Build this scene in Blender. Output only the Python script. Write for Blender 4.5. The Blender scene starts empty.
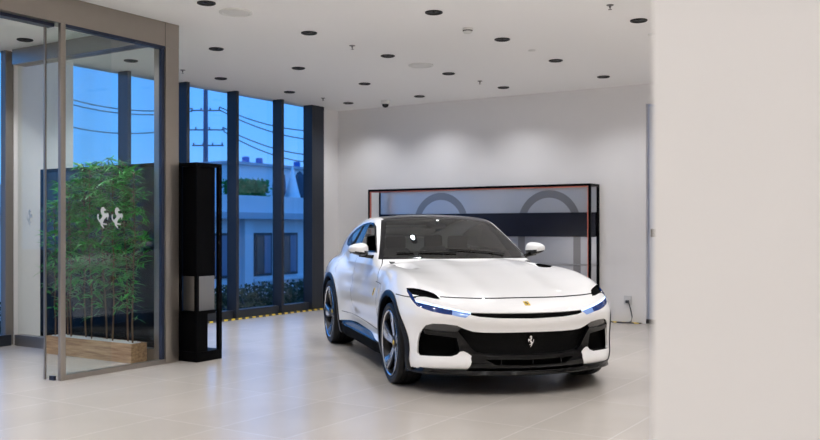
import bpy, bmesh, math, random
import numpy as np
from math import sin, cos, pi, radians
from mathutils import Vector, Matrix
random.seed(7)
SC = bpy.context.scene
COL = SC.collection

# ------------------------------------------------------------------ camera, sky, lights, exposure
TH = radians(32.6)                      # the camera looks 32.6 degrees left of +Y
cam_d = bpy.data.cameras.new('camera')
cam = bpy.data.objects.new('camera', cam_d); COL.objects.link(cam)
cam.location = (0, 0, 1.40); cam.rotation_euler = (radians(90), 0, TH)
cam_d.sensor_width = 36.0; cam_d.lens = 895 / 820 * 36.0
cam_d.shift_y = 9 / 820
cam_d.clip_start = 0.05; cam_d.clip_end = 500
cam_d.dof.use_dof = True; cam_d.dof.focus_distance = 8.6; cam_d.dof.aperture_fstop = 2.6
SC.camera = cam

world = bpy.data.worlds.new('dusk_sky'); SC.world = world; world.use_nodes = True
wn = world.node_tree; wn.nodes.clear()
w_out = wn.nodes.new('ShaderNodeOutputWorld'); w_bg = wn.nodes.new('ShaderNodeBackground')
w_tc = wn.nodes.new('ShaderNodeTexCoord'); w_sep = wn.nodes.new('ShaderNodeSeparateXYZ')
w_ramp = wn.nodes.new('ShaderNodeValToRGB')
w_noise = wn.nodes.new('ShaderNodeTexNoise'); w_noise.inputs['Scale'].default_value = 3.0
w_mix = wn.nodes.new('ShaderNodeMixRGB'); w_mix.inputs[0].default_value = 0.12
wn.links.new(w_tc.outputs['Generated'], w_sep.inputs[0])
wn.links.new(w_sep.outputs['Z'], w_ramp.inputs[0])
wn.links.new(w_tc.outputs['Generated'], w_noise.inputs['Vector'])
cr = w_ramp.color_ramp
cr.elements[0].position = 0.0; cr.elements[0].color = (0.20, 0.46, 0.95, 1)
cr.elements[1].position = 1.0; cr.elements[1].color = (0.06, 0.26, 0.80, 1)
e = cr.elements.new(0.10); e.color = (0.12, 0.40, 0.95, 1)
e = cr.elements.new(0.30); e.color = (0.08, 0.34, 0.95, 1)
wn.links.new(w_ramp.outputs[0], w_mix.inputs[1]); wn.links.new(w_noise.outputs['Fac'], w_mix.inputs[2])
w_mix.blend_type = 'SOFT_LIGHT'
wn.links.new(w_mix.outputs[0], w_bg.inputs[0]); w_bg.inputs[1].default_value = 1.4
wn.links.new(w_bg.outputs[0], w_out.inputs[0])

SPOT_W = 98.0; SPOT_COL = (0.965, 0.97, 1.0)
SC.view_settings.view_transform = 'Standard'; SC.view_settings.look = 'None'
SC.view_settings.gamma = 1.0; SC.view_settings.use_curve_mapping = False
SC.view_settings.exposure = 0.0
SC.cycles.max_bounces = 10; SC.cycles.diffuse_bounces = 8; SC.cycles.glossy_bounces = 6
SC.cycles.transparent_max_bounces = 24; SC.cycles.transmission_bounces = 8
SC.cycles.sample_clamp_indirect = 6.0; SC.cycles.use_denoising = True
SC.cycles.caustics_reflective = False; SC.cycles.caustics_refractive = False

# ------------------------------------------------------------------ materials
def mat(name, col=(0.8, 0.8, 0.8), rough=0.5, metal=0.0, coat=0.0, noise=0.0, nscale=20.0, bump=0.0, spec=0.5, emit=None, estr=0.0, coat_r=0.03):
    m = bpy.data.materials.new(name); m.use_nodes = True
    nt = m.node_tree; b = nt.nodes['Principled BSDF']
    b.inputs['Base Color'].default_value = (*col, 1); b.inputs['Roughness'].default_value = rough
    b.inputs['Metallic'].default_value = metal; b.inputs['Specular IOR Level'].default_value = spec
    b.inputs['Coat Weight'].default_value = coat; b.inputs['Coat Roughness'].default_value = coat_r
    if emit: b.inputs['Emission Color'].default_value = (*emit, 1); b.inputs['Emission Strength'].default_value = estr
    if noise or bump:
        tc = nt.nodes.new('ShaderNodeTexCoord'); n = nt.nodes.new('ShaderNodeTexNoise')
        n.inputs['Scale'].default_value = nscale; n.inputs['Detail'].default_value = 4
        nt.links.new(tc.outputs['Object'], n.inputs['Vector'])
        if noise:
            hsv = nt.nodes.new('ShaderNodeHueSaturation'); mr = nt.nodes.new('ShaderNodeMapRange')
            mr.inputs['To Min'].default_value = 1 - noise; mr.inputs['To Max'].default_value = 1 + noise
            nt.links.new(n.outputs['Fac'], mr.inputs['Value']); nt.links.new(mr.outputs[0], hsv.inputs['Value'])
            hsv.inputs['Color'].default_value = (*col, 1); nt.links.new(hsv.outputs[0], b.inputs['Base Color'])
        if bump:
            bp = nt.nodes.new('ShaderNodeBump'); bp.inputs['Strength'].default_value = bump; bp.inputs['Distance'].default_value = 0.01
            nt.links.new(n.outputs['Fac'], bp.inputs['Height']); nt.links.new(bp.outputs[0], b.inputs['Normal'])
    return m

def glass_mat(name, tint=(1, 1, 1), f0=0.026, rough=0.0):
    """pane: what is behind shows through, with a mirror reflection growing at grazing angles (Schlick)"""
    m = bpy.data.materials.new(name); m.use_nodes = True; nt = m.node_tree; nt.nodes.clear()
    o = nt.nodes.new('ShaderNodeOutputMaterial'); t = nt.nodes.new('ShaderNodeBsdfTransparent')
    g = nt.nodes.new('ShaderNodeBsdfGlossy'); mx = nt.nodes.new('ShaderNodeMixShader'); lw = nt.nodes.new('ShaderNodeLayerWeight')
    lw.inputs['Blend'].default_value = 0.5
    pw = nt.nodes.new('ShaderNodeMath'); pw.operation = 'POWER'; pw.inputs[1].default_value = 5.0
    mr = nt.nodes.new('ShaderNodeMapRange'); mr.inputs['To Min'].default_value = f0; mr.inputs['To Max'].default_value = 1.0
    t.inputs[0].default_value = (*tint, 1); g.inputs['Roughness'].default_value = rough
    nt.links.new(lw.outputs['Facing'], pw.inputs[0]); nt.links.new(pw.outputs[0], mr.inputs['Value']); nt.links.new(mr.outputs[0], mx.inputs[0])
    nt.links.new(t.outputs[0], mx.inputs[1]); nt.links.new(g.outputs[0], mx.inputs[2]); nt.links.new(mx.outputs[0], o.inputs[0])
    return m

# ------------------------------------------------------------------ helpers
def new_obj(name, verts, faces, m=None, parent=None, smooth=False):
    me = bpy.data.meshes.new(name); me.from_pydata([tuple(v) for v in verts], [], [tuple(f) for f in faces]); me.update()
    return fin(name, me, m, parent, smooth)

def fin(name, me, m=None, parent=None, smooth=False):
    o = bpy.data.objects.new(name, me); COL.objects.link(o)
    for x in (m if isinstance(m, (list, tuple)) else [m]):
        if x: me.materials.append(x)
    if smooth:
        me.polygons.foreach_set('use_smooth', [True] * len(me.polygons))
        if smooth != 'all':
            me.set_sharp_from_angle(angle=radians(smooth if not isinstance(smooth, bool) else 35))
    if parent is not None: o.parent = parent
    return o

def bobj(name, bm, m=None, parent=None, smooth=False):
    me = bpy.data.meshes.new(name); bm.normal_update(); bm.to_mesh(me); bm.free()
    return fin(name, me, m, parent, smooth)

def empty(name, loc=(0, 0, 0), rz=0.0, parent=None):
    o = bpy.data.objects.new(name, None); COL.objects.link(o); o.location = loc; o.rotation_euler = (0, 0, rz)
    o.empty_display_size = 0.1
    if parent: o.parent = parent
    return o

def tag(o, label, cat, group=None):
    o['label'] = label; o['category'] = cat
    if group: o['group'] = group
    return o

def struct(o): o['kind'] = 'structure'; return o

def add_box(bm, x0, x1, y0, y1, z0, z1, bev=0.0):
    r = bmesh.ops.create_cube(bm, size=1.0)['verts']
    for v in r:
        v.co = Vector(((x0 + x1) / 2 + v.co.x * (x1 - x0), (y0 + y1) / 2 + v.co.y * (y1 - y0), (z0 + z1) / 2 + v.co.z * (z1 - z0)))
    if bev > 0:
        es = list({e for v in r for e in v.link_edges})
        bmesh.ops.bevel(bm, geom=es, offset=bev, segments=2, affect='EDGES', profile=0.5)

def box(name, x0, x1, y0, y1, z0, z1, m, parent=None, bev=0.0):
    bm = bmesh.new(); add_box(bm, x0, x1, y0, y1, z0, z1, bev)
    return bobj(name, bm, m, parent, smooth=40 if bev else False)

def add_lathe(bm, prof, n=32, center=(0, 0, 0), axis='z', cap=False):
    rings = []
    c = Vector(center)
    for r, h in prof:
        ring = []
        for k in range(n):
            a = 2 * pi * k / n; u, v = r * cos(a), r * sin(a)
            p = {'z': (u, v, h), 'y': (u, h, v), 'x': (h, u, v)}[axis]
            ring.append(bm.verts.new(c + Vector(p)))
        rings.append(ring)
    for a, b in zip(rings, rings[1:]):
        for k in range(n):
            bm.faces.new((a[k], a[(k + 1) % n], b[(k + 1) % n], b[k]))
    if cap:
        for ring in (rings[0], rings[-1]):
            try: bm.faces.new(ring)
            except ValueError: pass
    bmesh.ops.recalc_face_normals(bm, faces=bm.faces)
    return rings

def lathe(name, prof, m, parent=None, n=32, center=(0, 0, 0), axis='z', cap=False, smooth=35):
    bm = bmesh.new(); add_lathe(bm, prof, n, center, axis, cap)
    return bobj(name, bm, m, parent, smooth)

def add_tube(bm, pts, r, n=8, cap=True):
    pts = [Vector(p) for p in pts]; rings = []
    up = Vector((0, 0, 1))
    for i, p in enumerate(pts):
        d = (pts[min(i + 1, len(pts) - 1)] - pts[max(i - 1, 0)]).normalized()
        u = d.cross(up)
        if u.length < 1e-3: u = d.cross(Vector((1, 0, 0)))
        u.normalize(); v = d.cross(u).normalized()
        rr = r[i] if isinstance(r, (list, tuple)) else r
        rings.append([bm.verts.new(p + (u * cos(2 * pi * k / n) + v * sin(2 * pi * k / n)) * rr) for k in range(n)])
    for a, b in zip(rings, rings[1:]):
        for k in range(n): bm.faces.new((a[k], a[(k + 1) % n], b[(k + 1) % n], b[k]))
    if cap:
        bm.faces.new(rings[0][::-1]); bm.faces.new(rings[-1])
    bmesh.ops.recalc_face_normals(bm, faces=bm.faces)

def tube(name, pts, r, m, parent=None, n=8):
    bm = bmesh.new(); add_tube(bm, pts, r, n)
    return bobj(name, bm, m, parent, 40)

def add_prism(bm, poly, d0, d1, fn):
    """poly of (u, v) extruded from depth d0 to d1; fn(u, v, d) gives the 3D point"""
    a = [bm.verts.new(fn(u, v, d0)) for u, v in poly]; b = [bm.verts.new(fn(u, v, d1)) for u, v in poly]
    n = len(poly); fs = [bm.faces.new(a[::-1]), bm.faces.new(b)]
    for k in range(n): bm.faces.new((a[k], a[(k + 1) % n], b[(k + 1) % n], b[k]))
    bm.normal_update(); bmesh.ops.triangulate(bm, faces=fs, ngon_method='EAR_CLIP')
    bmesh.ops.recalc_face_normals(bm, faces=bm.faces)

# prancing horse outline, one unit high and 0.58 wide (u to the right, v up), facing right
HORSE = [(0.267,1.009),(0.342,1.009),(0.378,0.942),(0.453,0.884),(0.436,0.849),(0.347,0.840),(0.333,0.787),(0.378,0.720),(0.467,0.698),(0.498,0.742),(0.569,0.707),(0.587,0.587),(0.560,0.520),(0.542,0.422),(0.516,0.422),(0.516,0.520),(0.453,0.542),(0.409,0.484),(0.347,0.422),(0.311,0.342),(0.289,0.262),(0.489,0.218),(0.498,0.182),(0.333,0.182),(0.267,0.187),(0.311,0.120),(0.356,0.031),(0.329,0.000),(0.258,0.076),(0.187,0.156),(0.169,0.253),(0.089,0.342),(0.036,0.422),(0.009,0.542),(0.018,0.653),(0.053,0.684),(0.089,0.644),(0.071,0.542),(0.089,0.453),(0.133,0.396),(0.200,0.476),(0.258,0.542),(0.267,0.631),(0.213,0.676),(0.187,0.787),(0.187,0.898),(0.222,0.973)]
# ================================================================== THE ROOM
H = 3.55
M_wall = mat('white_wall_paint', (0.82, 0.81, 0.81), 0.75, noise=0.02, nscale=3, bump=0.03)
M_ceil = mat('white_ceiling_paint', (0.93, 0.925, 0.92), 0.85)
M_steel = mat('brushed_steel', (0.36, 0.325, 0.29), 0.36, 0.85, noise=0.06, nscale=6)
M_post = mat('painted_steel_post', (0.24, 0.22, 0.20), 0.45, 0.2)
M_dkmetal = mat('dark_anodised_frame', (0.030, 0.040, 0.075), 0.35, 0.4)
M_blackmat = mat('matt_black_metal', (0.0015, 0.0015, 0.002), 0.5, 0.0, spec=0.06)
M_gloss = mat('gloss_black_panel', (0.004, 0.005, 0.010), 0.12, 0.0)
M_glass = glass_mat('clear_pane', (0.95, 0.975, 0.97))
M_facglass = glass_mat('facade_pane', (0.93, 0.97, 1.0))

def floor_material():
    m = bpy.data.materials.new('polished_floor_tiles'); m.use_nodes = True; nt = m.node_tree; b = nt.nodes['Principled BSDF']
    tc = nt.nodes.new('ShaderNodeTexCoord'); mp = nt.nodes.new('ShaderNodeMapping'); br = nt.nodes.new('ShaderNodeTexBrick')
    # tiles 0.61 x 1.19 m with aligned joints
    mp.inputs['Location'].default_value = (0.262, -1.009, 0)
    nt.links.new(tc.outputs['Object'], mp.inputs['Vector']); nt.links.new(mp.outputs[0], br.inputs['Vector'])
    br.offset = 0.0; br.squash = 1.0
    br.inputs['Brick Width'].default_value = 0.61; br.inputs['Row Height'].default_value = 1.19
    br.inputs['Scale'].default_value = 1.0; br.inputs['Mortar Size'].default_value = 0.0028; br.inputs['Mortar Smooth'].default_value = 0.3
    br.inputs['Color1'].default_value = (0.425, 0.388, 0.345, 1); br.inputs['Color2'].default_value = (0.445, 0.405, 0.362, 1)
    br.inputs['Mortar'].default_value = (0.60, 0.56, 0.51, 1); br.inputs['Bias'].default_value = 0.0
    n = nt.nodes.new('ShaderNodeTexNoise'); n.inputs['Scale'].default_value = 1.3; n.inputs['Detail'].default_value = 6
    nt.links.new(tc.outputs['Object'], n.inputs['Vector'])
    mx = nt.nodes.new('ShaderNodeMixRGB'); mx.blend_type = 'OVERLAY'; mx.inputs[0].default_value = 0.12
    nt.links.new(br.outputs['Color'], mx.inputs[1]); nt.links.new(n.outputs['Fac'], mx.inputs[2])
    nt.links.new(mx.outputs[0], b.inputs['Base Color'])
    b.inputs['Roughness'].default_value = 0.25; b.inputs['Specular IOR Level'].default_value = 1.0
    return m
M_floor = floor_material()
struct(box('floor', -9.95, 7, -8, 13.25, -0.12, 0, M_floor))
struct(box('ceiling', -10.1, 7, -8, 13.25, H, H + 0.15, M_ceil))
struct(box('wall_right', 7, 7.15, -8, 13.25, 0, H, M_wall))
struct(box('wall_front', -10.1, 7.15, -8.15, -8, 0, H, M_wall))
# back wall with a door recess whose left jamb stands at X = -4.20
bm = bmesh.new()
add_box(bm, -10.1, -4.20, 13.05, 13.25, 0, H); add_box(bm, -3.2, 7, 13.05, 13.25, 0, H); add_box(bm, -4.20, -3.2, 13.05, 13.25, 3.25, H)
struct(bobj('wall_back', bm, M_wall))
struct(box('baseboard_back', -3.2, 7, 13.035, 13.05, 0, 0.07, mat('baseboard_grey', (0.25, 0.25, 0.26), 0.4)))
M_door = mat('white_door_blue_light', (0.55, 0.60, 0.72), 0.35)  # white door, the bluish light on it put into its colour
d = box('door_1', -4.19, -3.21, 13.14, 13.19, 0.0, 3.24, M_door); struct(d)
bm = bmesh.new(); add_box(bm, -4.15, -4.07, 13.125, 13.14, 1.28, 1.40); add_tube(bm, [(-4.11, 13.13, 1.34), (-4.11, 13.08, 1.34), (-4.0, 13.08, 1.34)], 0.011)
bobj('door_handle', bm, M_blackmat, d)
struct(box('trim_1', -4.20, -3.2, 13.06, 13.12, 0.0, 0.06, mat('door_threshold', (0.02, 0.02, 0.022), 0.4)))
# left wall: facade of windows, white piers
bm = bmesh.new()
add_box(bm, -10.1, -9.90, 12.47, 13.05, 0, H)
struct(bobj('wall_left', bm, M_wall))
struct(box('wall_pier', -10.1, -9.90, 6.56, 7.40, 0, H, M_wall))
struct(box('wall_left_rear', -10.1, -9.90, -8, 0.5, 0, H, M_wall))
# near partition on the right, out of focus
struct(box('wall_partition', -0.405, 1.7, 1.29, 1.62, 0, H, mat('white_partition_paint', (0.80, 0.79, 0.785), 0.8)))

# facade windows
mull = [7.43, 8.20, 9.27, 10.30, 11.37]
def window(n, y0, y1, wide=0.06):
    t = box('window_%d' % n, -9.945, -9.935, y0, y1, 0.12, H, M_facglass); struct(t)
    bm = bmesh.new()
    if n != 1: add_box(bm, -9.97, -9.775, y0 - 0.03, y0 + 0.03, 0, H)            # mullion
    add_box(bm, -9.97, -9.83, y0 + 0.03, y1 - 0.03, 0, 0.13)                     # sill rail
    bobj('window_frame', bm, M_frame, t)
    return t
M_frame = mat('window_frame_metal', (0.028, 0.033, 0.045), 0.4, 0.0, spec=0.3)
ys = mull + [12.35]
for i in range(5): window(i + 1, ys[i], ys[i + 1])
for i, (a, b) in enumerate([(0.5, 1.5), (1.5, 2.5), (2.5, 3.5), (3.5, 4.5), (4.5, 5.5), (5.5, 6.51)]): window(i + 6, a, b)
struct(box('trim_2', -9.97, -9.775, 12.14, 12.47, 0, H, M_frame))
struct(box('trim_3', -9.97, -9.905, 6.518, 6.555, 0, H, M_post))
# ================================================================== GLASS ENTRANCE LOBBY
ent = empty('glass_entrance_lobby', (-7.25, 6.0, 0))
tag(ent, 'steel framed glass entrance lobby with plants behind its pane', 'glass entrance')
def ebox(name, x0, x1, y0, y1, z0, z1, m, parent=ent, bev=0.0):
    o = box(name, x0, x1, y0, y1, z0, z1, m, None, bev)
    o.parent = parent; o.matrix_parent_inverse = Matrix.Translation((7.25, -6.0, 0))
    return o
ebox('header_beam', -7.33, -7.15, -1.0, 6.65, 3.30, 3.549, M_steel)
ebox('side_beam', -9.80, -7.33, 6.47, 6.65, 3.37, 3.549, M_steel)
ebox('corner_post', -7.33, -7.15, 6.47, 6.65, 0.0, 3.30, M_steel, bev=0.004)
ebox('corner_post', -9.98, -9.885, 6.44, 6.515, 0.0, 3.549, M_post)
ebox('header_joint', -7.152, -7.149, 6.46, 6.465, 3.30, 3.548, mat('joint_shadow', (0.08, 0.07, 0.06), 0.6))
ebox('mullion', -7.192, -7.15, 5.212, 5.265, 0.0, 3.30, M_steel, bev=0.003)
ebox('bottom_rail', -7.225, -7.155, 5.265, 6.47, 0.0, 0.045, M_steel)
ebox('side_rail', -9.80, -7.33, 6.50, 6.60, 0.0, 0.13, M_steel)
ebox('top_channel', -7.225, -7.155, 5.265, 6.47, 3.27, 3.30, M_dkmetal)
ebox('edge_trim', -7.21, -7.17, 6.43, 6.47, 0.045, 3.27, M_dkmetal)
pane = ebox('front_pane', -7.19, -7.18, 5.265, 6.43, 0.045, 3.27, M_glass)
spane = ebox('side_pane', -9.80, -7.33, 6.545, 6.555, 0.13, 3.37, M_glass)
leaf = ebox('sliding_door', -7.31, -7.30, 5.165, 5.90, 0.02, 3.28, M_glass)
def sub(o, p): o.parent = p; return o
def ebox2(name, p, *a, **k):
    o = box(name, *a, **k); o.parent = p; return o
ebox2('door_stile', leaf, -7.315, -7.295, 5.146, 5.165, 0.01, 3.30, M_steel)
ebox2('door_guide', leaf, -7.285, -7.22, 5.185, 5.210, 0.0, 0.04, M_dkmetal)
ebox('header_track', -7.33, -7.23, -1.0, 5.20, 3.27, 3.30, M_dkmetal)
M_decal = mat('white_vinyl', (0.50, 0.55, 0.57), 0.6)
def horse(name, m, parent, fn, h, d=0.002):
    bm = bmesh.new(); add_prism(bm, [(u * h, v * h) for u, v in HORSE], 0, d, fn)
    return bobj(name, bm, m, parent)
# two horses side by side on the front pane, a third models a decal's reflection on the side pane
for y in (5.632, 5.80): horse('horse_decal_or_reflection', M_decal, pane, lambda u, v, d, y=y: (-7.178 + d, y + u * 1.15, 1.405 + v), 0.205)
horse('horse_decal_or_reflection', M_decal, spane, lambda u, v, d: (-9.62 + u, 6.543 - d, 1.44 + v), 0.19)

# black display screen behind the lobby
t = tag(empty('black_screen_panel', (-8.4, 6.75, 0)), 'tall black free-standing screen behind the lobby plants', 'screen')
def lbox(t, name, x0, x1, y0, y1, z0, z1, m, bev=0.0):
    o = box(name, x0, x1, y0, y1, z0, z1, m, None, bev); o.parent = t
    o.matrix_parent_inverse = Matrix.Translation(t.location).inverted(); return o
lbox(t, 'panel', -9.55, -7.30, 6.73, 6.77, 0.03, 2.08, M_gloss)
bm = bmesh.new()
add_box(bm, -9.60, -9.55, 6.71, 6.79, 0, 2.12); add_box(bm, -9.55, -7.28, 6.71, 6.79, 2.08, 2.12); add_box(bm, -9.55, -7.28, 6.71, 6.79, 0, 0.03)
o = bobj('frame', bm, M_blackmat, t); o.matrix_parent_inverse = Matrix.Translation(t.location).inverted()

# black display tower beside the corner post
tw = tag(empty('display_tower', (-7.07, 6.9, 0)), 'tall black open-frame display tower beside the steel post', 'display stand')
T = (-7.215, -6.93, 6.69, 7.06)
lbox(tw, 'plinth', T[0], T[1], T[2], T[3], 0, 0.105, M_blackmat, 0.003)
lbox(tw, 'top_slab', T[0], T[1], T[2], T[3], 2.065, 2.10, M_blackmat, 0.002)
for (x, y) in ((T[0], T[2]), (T[1] - 0.035, T[2]), (T[0], T[3] - 0.05), (T[1] - 0.035, T[3] - 0.05)):
    lbox(tw, 'upright', x, x + 0.035, y, y + (0.035 if y == T[2] else 0.05), 0.105, 2.065, M_blackmat)
lbox(tw, 'upper_case', T[0] + 0.036, T[1] - 0.02, T[2] + 0.036, T[3] - 0.085, 0.90, 2.06, M_blackmat)
lbox(tw, 'lower_case', T[0] + 0.036, T[1] - 0.012, T[2] + 0.01, T[2] + 0.17, 0.106, 0.52, M_blackmat)
lbox(tw, 'shelf', T[0] + 0.036, T[1] - 0.005, T[2] + 0.01, T[3] - 0.085, 0.50, 0.535, M_blackmat)
lbox(tw, 'metal_panel', T[0] + 0.04, T[1] - 0.022, T[2] + 0.045, T[3] - 0.09, 0.536, 0.899, mat('brushed_grey_panel', (0.30, 0.29, 0.28), 0.30, 0.9))

# ------------------------------------------------------------------ planter, pebbles, bamboo
def wood_mat():
    m = bpy.data.materials.new('oiled_oak'); m.use_nodes = True; nt = m.node_tree; b = nt.nodes['Principled BSDF']
    tc = nt.nodes.new('ShaderNodeTexCoord'); mp = nt.nodes.new('ShaderNodeMapping'); mp.inputs['Scale'].default_value = (1.2, 10, 14)
    n = nt.nodes.new('ShaderNodeTexNoise'); n.inputs['Scale'].default_value = 3; n.inputs['Detail'].default_value = 6
    r = nt.nodes.new('ShaderNodeValToRGB'); r.color_ramp.elements[0].color = (0.30, 0.155, 0.07, 1); r.color_ramp.elements[1].color = (0.62, 0.39, 0.20, 1)
    r.color_ramp.elements[0].position = 0.3; r.color_ramp.elements[1].position = 0.7
    nt.links.new(tc.outputs['Object'], mp.inputs[0]); nt.links.new(mp.outputs[0], n.inputs['Vector']); nt.links.new(n.outputs['Fac'], r.inputs[0])
    nt.links.new(r.outputs[0], b.inputs['Base Color']); b.inputs['Roughness'].default_value = 0.45
    return m
PX0, PX1, PY0, PY1 = -8.88, -7.46, 6.28, 6.49
pl = tag(empty('planter_box', ((PX0 + PX1) / 2, (PY0 + PY1) / 2, 0)), 'long low oak planter box standing inside the glass lobby', 'planter')
M_oak = wood_mat()
bm = bmesh.new()
add_box(bm, PX0, PX1, PY0, PY0 + 0.025, 0, 0.20); add_box(bm, PX0, PX1, PY1 - 0.025, PY1, 0, 0.20)
add_box(bm, PX0, PX0 + 0.025, PY0 + 0.025, PY1 - 0.025, 0, 0.20); add_box(bm, PX1 - 0.025, PX1, PY0 + 0.025, PY1 - 0.025, 0, 0.20)
o = bobj('box_wall', bm, M_oak, pl); o.matrix_parent_inverse = Matrix.Translation(pl.location).inverted()
lbox(pl, 'soil', PX0 + 0.026, PX1 - 0.026, PY0 + 0.026, PY1 - 0.026, 0.0, 0.185, mat('dark_soil', (0.03, 0.02, 0.015), 0.9))
bm = bmesh.new(); rnd = random.Random(3)
for i in range(900):
    x = rnd.uniform(PX0 + 0.04, PX1 - 0.04); y = rnd.uniform(PY0 + 0.04, PY1 - 0.04); s = rnd.uniform(0.008, 0.015)
    bmesh.ops.create_icosphere(bm, subdivisions=1, radius=s, matrix=Matrix.Translation((x, y, 0.190 + s * 0.6)) @ Matrix.Diagonal((rnd.uniform(.8, 1.4), 1, .7, 1)))
pb = bobj('white_pebbles', bm, mat('white_pebble', (0.75, 0.75, 0.73), 0.6), None, 60)
tag(pb, 'white pebbles covering the soil of the oak planter', 'pebbles'); pb['kind'] = 'stuff'
M_leaf = mat('bamboo_leaf', (0.03, 0.33, 0.035), 0.35, noise=0.45, nscale=9)
M_stem = mat('bamboo_stem', (0.16, 0.085, 0.04), 0.6)
def bamboo(x, y, hgt, seed, label):
    r = random.Random(seed)
    t = tag(empty('bamboo_plant', (x, y, 0.17)), label, 'plant', 'green bamboo plants in the oak planter')
    pts = [(0, 0, 0)]
    for k in range(1, 9): pts.append((pts[-1][0] + r.uniform(-.02, .02), pts[-1][1] + r.uniform(-.008, .008), hgt * k / 8))
    bm = bmesh.new(); add_tube(bm, pts, [0.010 - 0.0008 * k for k in range(9)], 7)
    bl = bmesh.new()
    def leaf(p, d, L, w):
        d = d.normalized(); side = d.cross(Vector((0, 0, 1)))
        if side.length < .05: side = Vector((1, 0, 0))
        side = (side.normalized() + Vector((r.uniform(-.5, .5), r.uniform(-.5, .5), r.uniform(-.6, .6)))).normalized() * w
        q = [p, p + d * L * .35 - Vector((0, 0, L * .02)), p + d * L * .7 - Vector((0, 0, L * .10)), p + d * L - Vector((0, 0, L * .25))]
        v = [bl.verts.new(q[0]), bl.verts.new(q[1] + side), bl.verts.new(q[1] - side), bl.verts.new(q[2] + side * .7), bl.verts.new(q[2] - side * .7), bl.verts.new(q[3])]
        bl.faces.new((v[0], v[1], v[2])); bl.faces.new((v[1], v[3], v[4], v[2])); bl.faces.new((v[3], v[5], v[4]))
    nb = int(hgt * 32)
    for k in range(nb):
        f = 0.16 + 0.84 * (k / nb) ** 0.75; f = min(1, f + r.uniform(-.03, .03))
        i = min(7, int(f * 8)); a = Vector(pts[i]); b = Vector(pts[i + 1]); base = a.lerp(b, min(1, f * 8 - i))
        ang = r.uniform(0, 2 * pi); Lb = r.uniform(.07, .22) * (1.15 - 0.5 * f)
        if f < 0.4: Lb *= 0.7
        tip = base + Vector((cos(ang) * Lb * 1.45, sin(ang) * Lb * .45, Lb * r.uniform(.3, .9)))
        add_tube(bm, [base, base.lerp(tip, .6) + Vector((0, 0, .01)), tip], 0.0022, 4)
        for j in range(r.randint(7, 11) if f > .35 else r.randint(3, 6)):
            u = r.uniform(.35, 1); p = base.lerp(tip, u); an = ang + r.uniform(-1.9, 1.9)
            d = Vector((cos(an), sin(an) * .8, r.uniform(-.35, .75)))
            leaf(p, d, r.uniform(.085, .16), r.uniform(.007, .011))
    for v in list(bl.verts) + list(bm.verts):
        v.co.x = min(v.co.x, -7.345 - x)
    for v in bl.verts:       # leaves stay clear of the pane behind them
        v.co.y = max(min(v.co.y, 6.535 - y), 6.05 - y)
    bobj('stem', bm, M_stem, t, 40); bobj('foliage', bl, M_leaf, t)
    return t
bx = [-8.81, -8.67, -8.53, -8.36, -8.18, -8.01, -7.84, -7.67, -7.52]
bh = [1.56, 1.70, 1.72, 1.92, 1.88, 1.96, 1.84, 1.92, 1.80]
words = ['farthest left', 'second from the left', 'third from the left', 'fourth from the left', 'middle', 'fourth from the right', 'third from the right', 'second from the right', 'farthest right']
for i, (x, hh, w) in enumerate(zip(bx, bh, words)):
    bamboo(x, 6.38 + (0.035 if i % 2 else -0.03), hh, 40 + i, 'green bamboo plant with thin brown stem, %s in the oak planter' % w)

# ------------------------------------------------------------------ hazard tape
def hazard_mat(name, axis):
    m = bpy.data.materials.new(name); m.use_nodes = True; nt = m.node_tree; b = nt.nodes['Principled BSDF']
    tc = nt.nodes.new('ShaderNodeTexCoord'); sp = nt.nodes.new('ShaderNodeSeparateXYZ'); ad = nt.nodes.new('ShaderNodeMath'); ml = nt.nodes.new('ShaderNodeMath')
    fr = nt.nodes.new('ShaderNodeMath'); gt = nt.nodes.new('ShaderNodeMath'); mx = nt.nodes.new('ShaderNodeMixRGB')
    nt.links.new(tc.outputs['Object'], sp.inputs[0]); nt.links.new(sp.outputs['X'], ad.inputs[0]); nt.links.new(sp.outputs['Y'], ad.inputs[1])
    ml.operation = 'MULTIPLY'; ml.inputs[1].default_value = 1 / 0.155; nt.links.new(ad.outputs[0], ml.inputs[0])
    fr.operation = 'FRACT'; nt.links.new(ml.outputs[0], fr.inputs[0]); gt.operation = 'GREATER_THAN'; gt.inputs[1].default_value = 0.5
    nt.links.new(fr.outputs[0], gt.inputs[0]); nt.links.new(gt.outputs[0], mx.inputs[0])
    mx.inputs[1].default_value = (0.012, 0.012, 0.012, 1); mx.inputs[2].default_value = (0.85, 0.60, 0.04, 1)
    nt.links.new(mx.outputs[0], b.inputs['Base Color']); b.inputs['Roughness'].default_value = 0.5
    return m
M_haz = hazard_mat('yellow_black_tape', 'y')
tag(box('hazard_tape', -9.765, -9.67, 7.35, 13.03, 0.0015, 0.012, M_haz), 'yellow and black tape on floor along window wall', 'floor tape')
tag(box('hazard_tape', -9.66, -4.25, 12.95, 13.02, 0.0015, 0.012, M_haz), 'yellow and black tape on floor below the power socket', 'floor tape')

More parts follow.
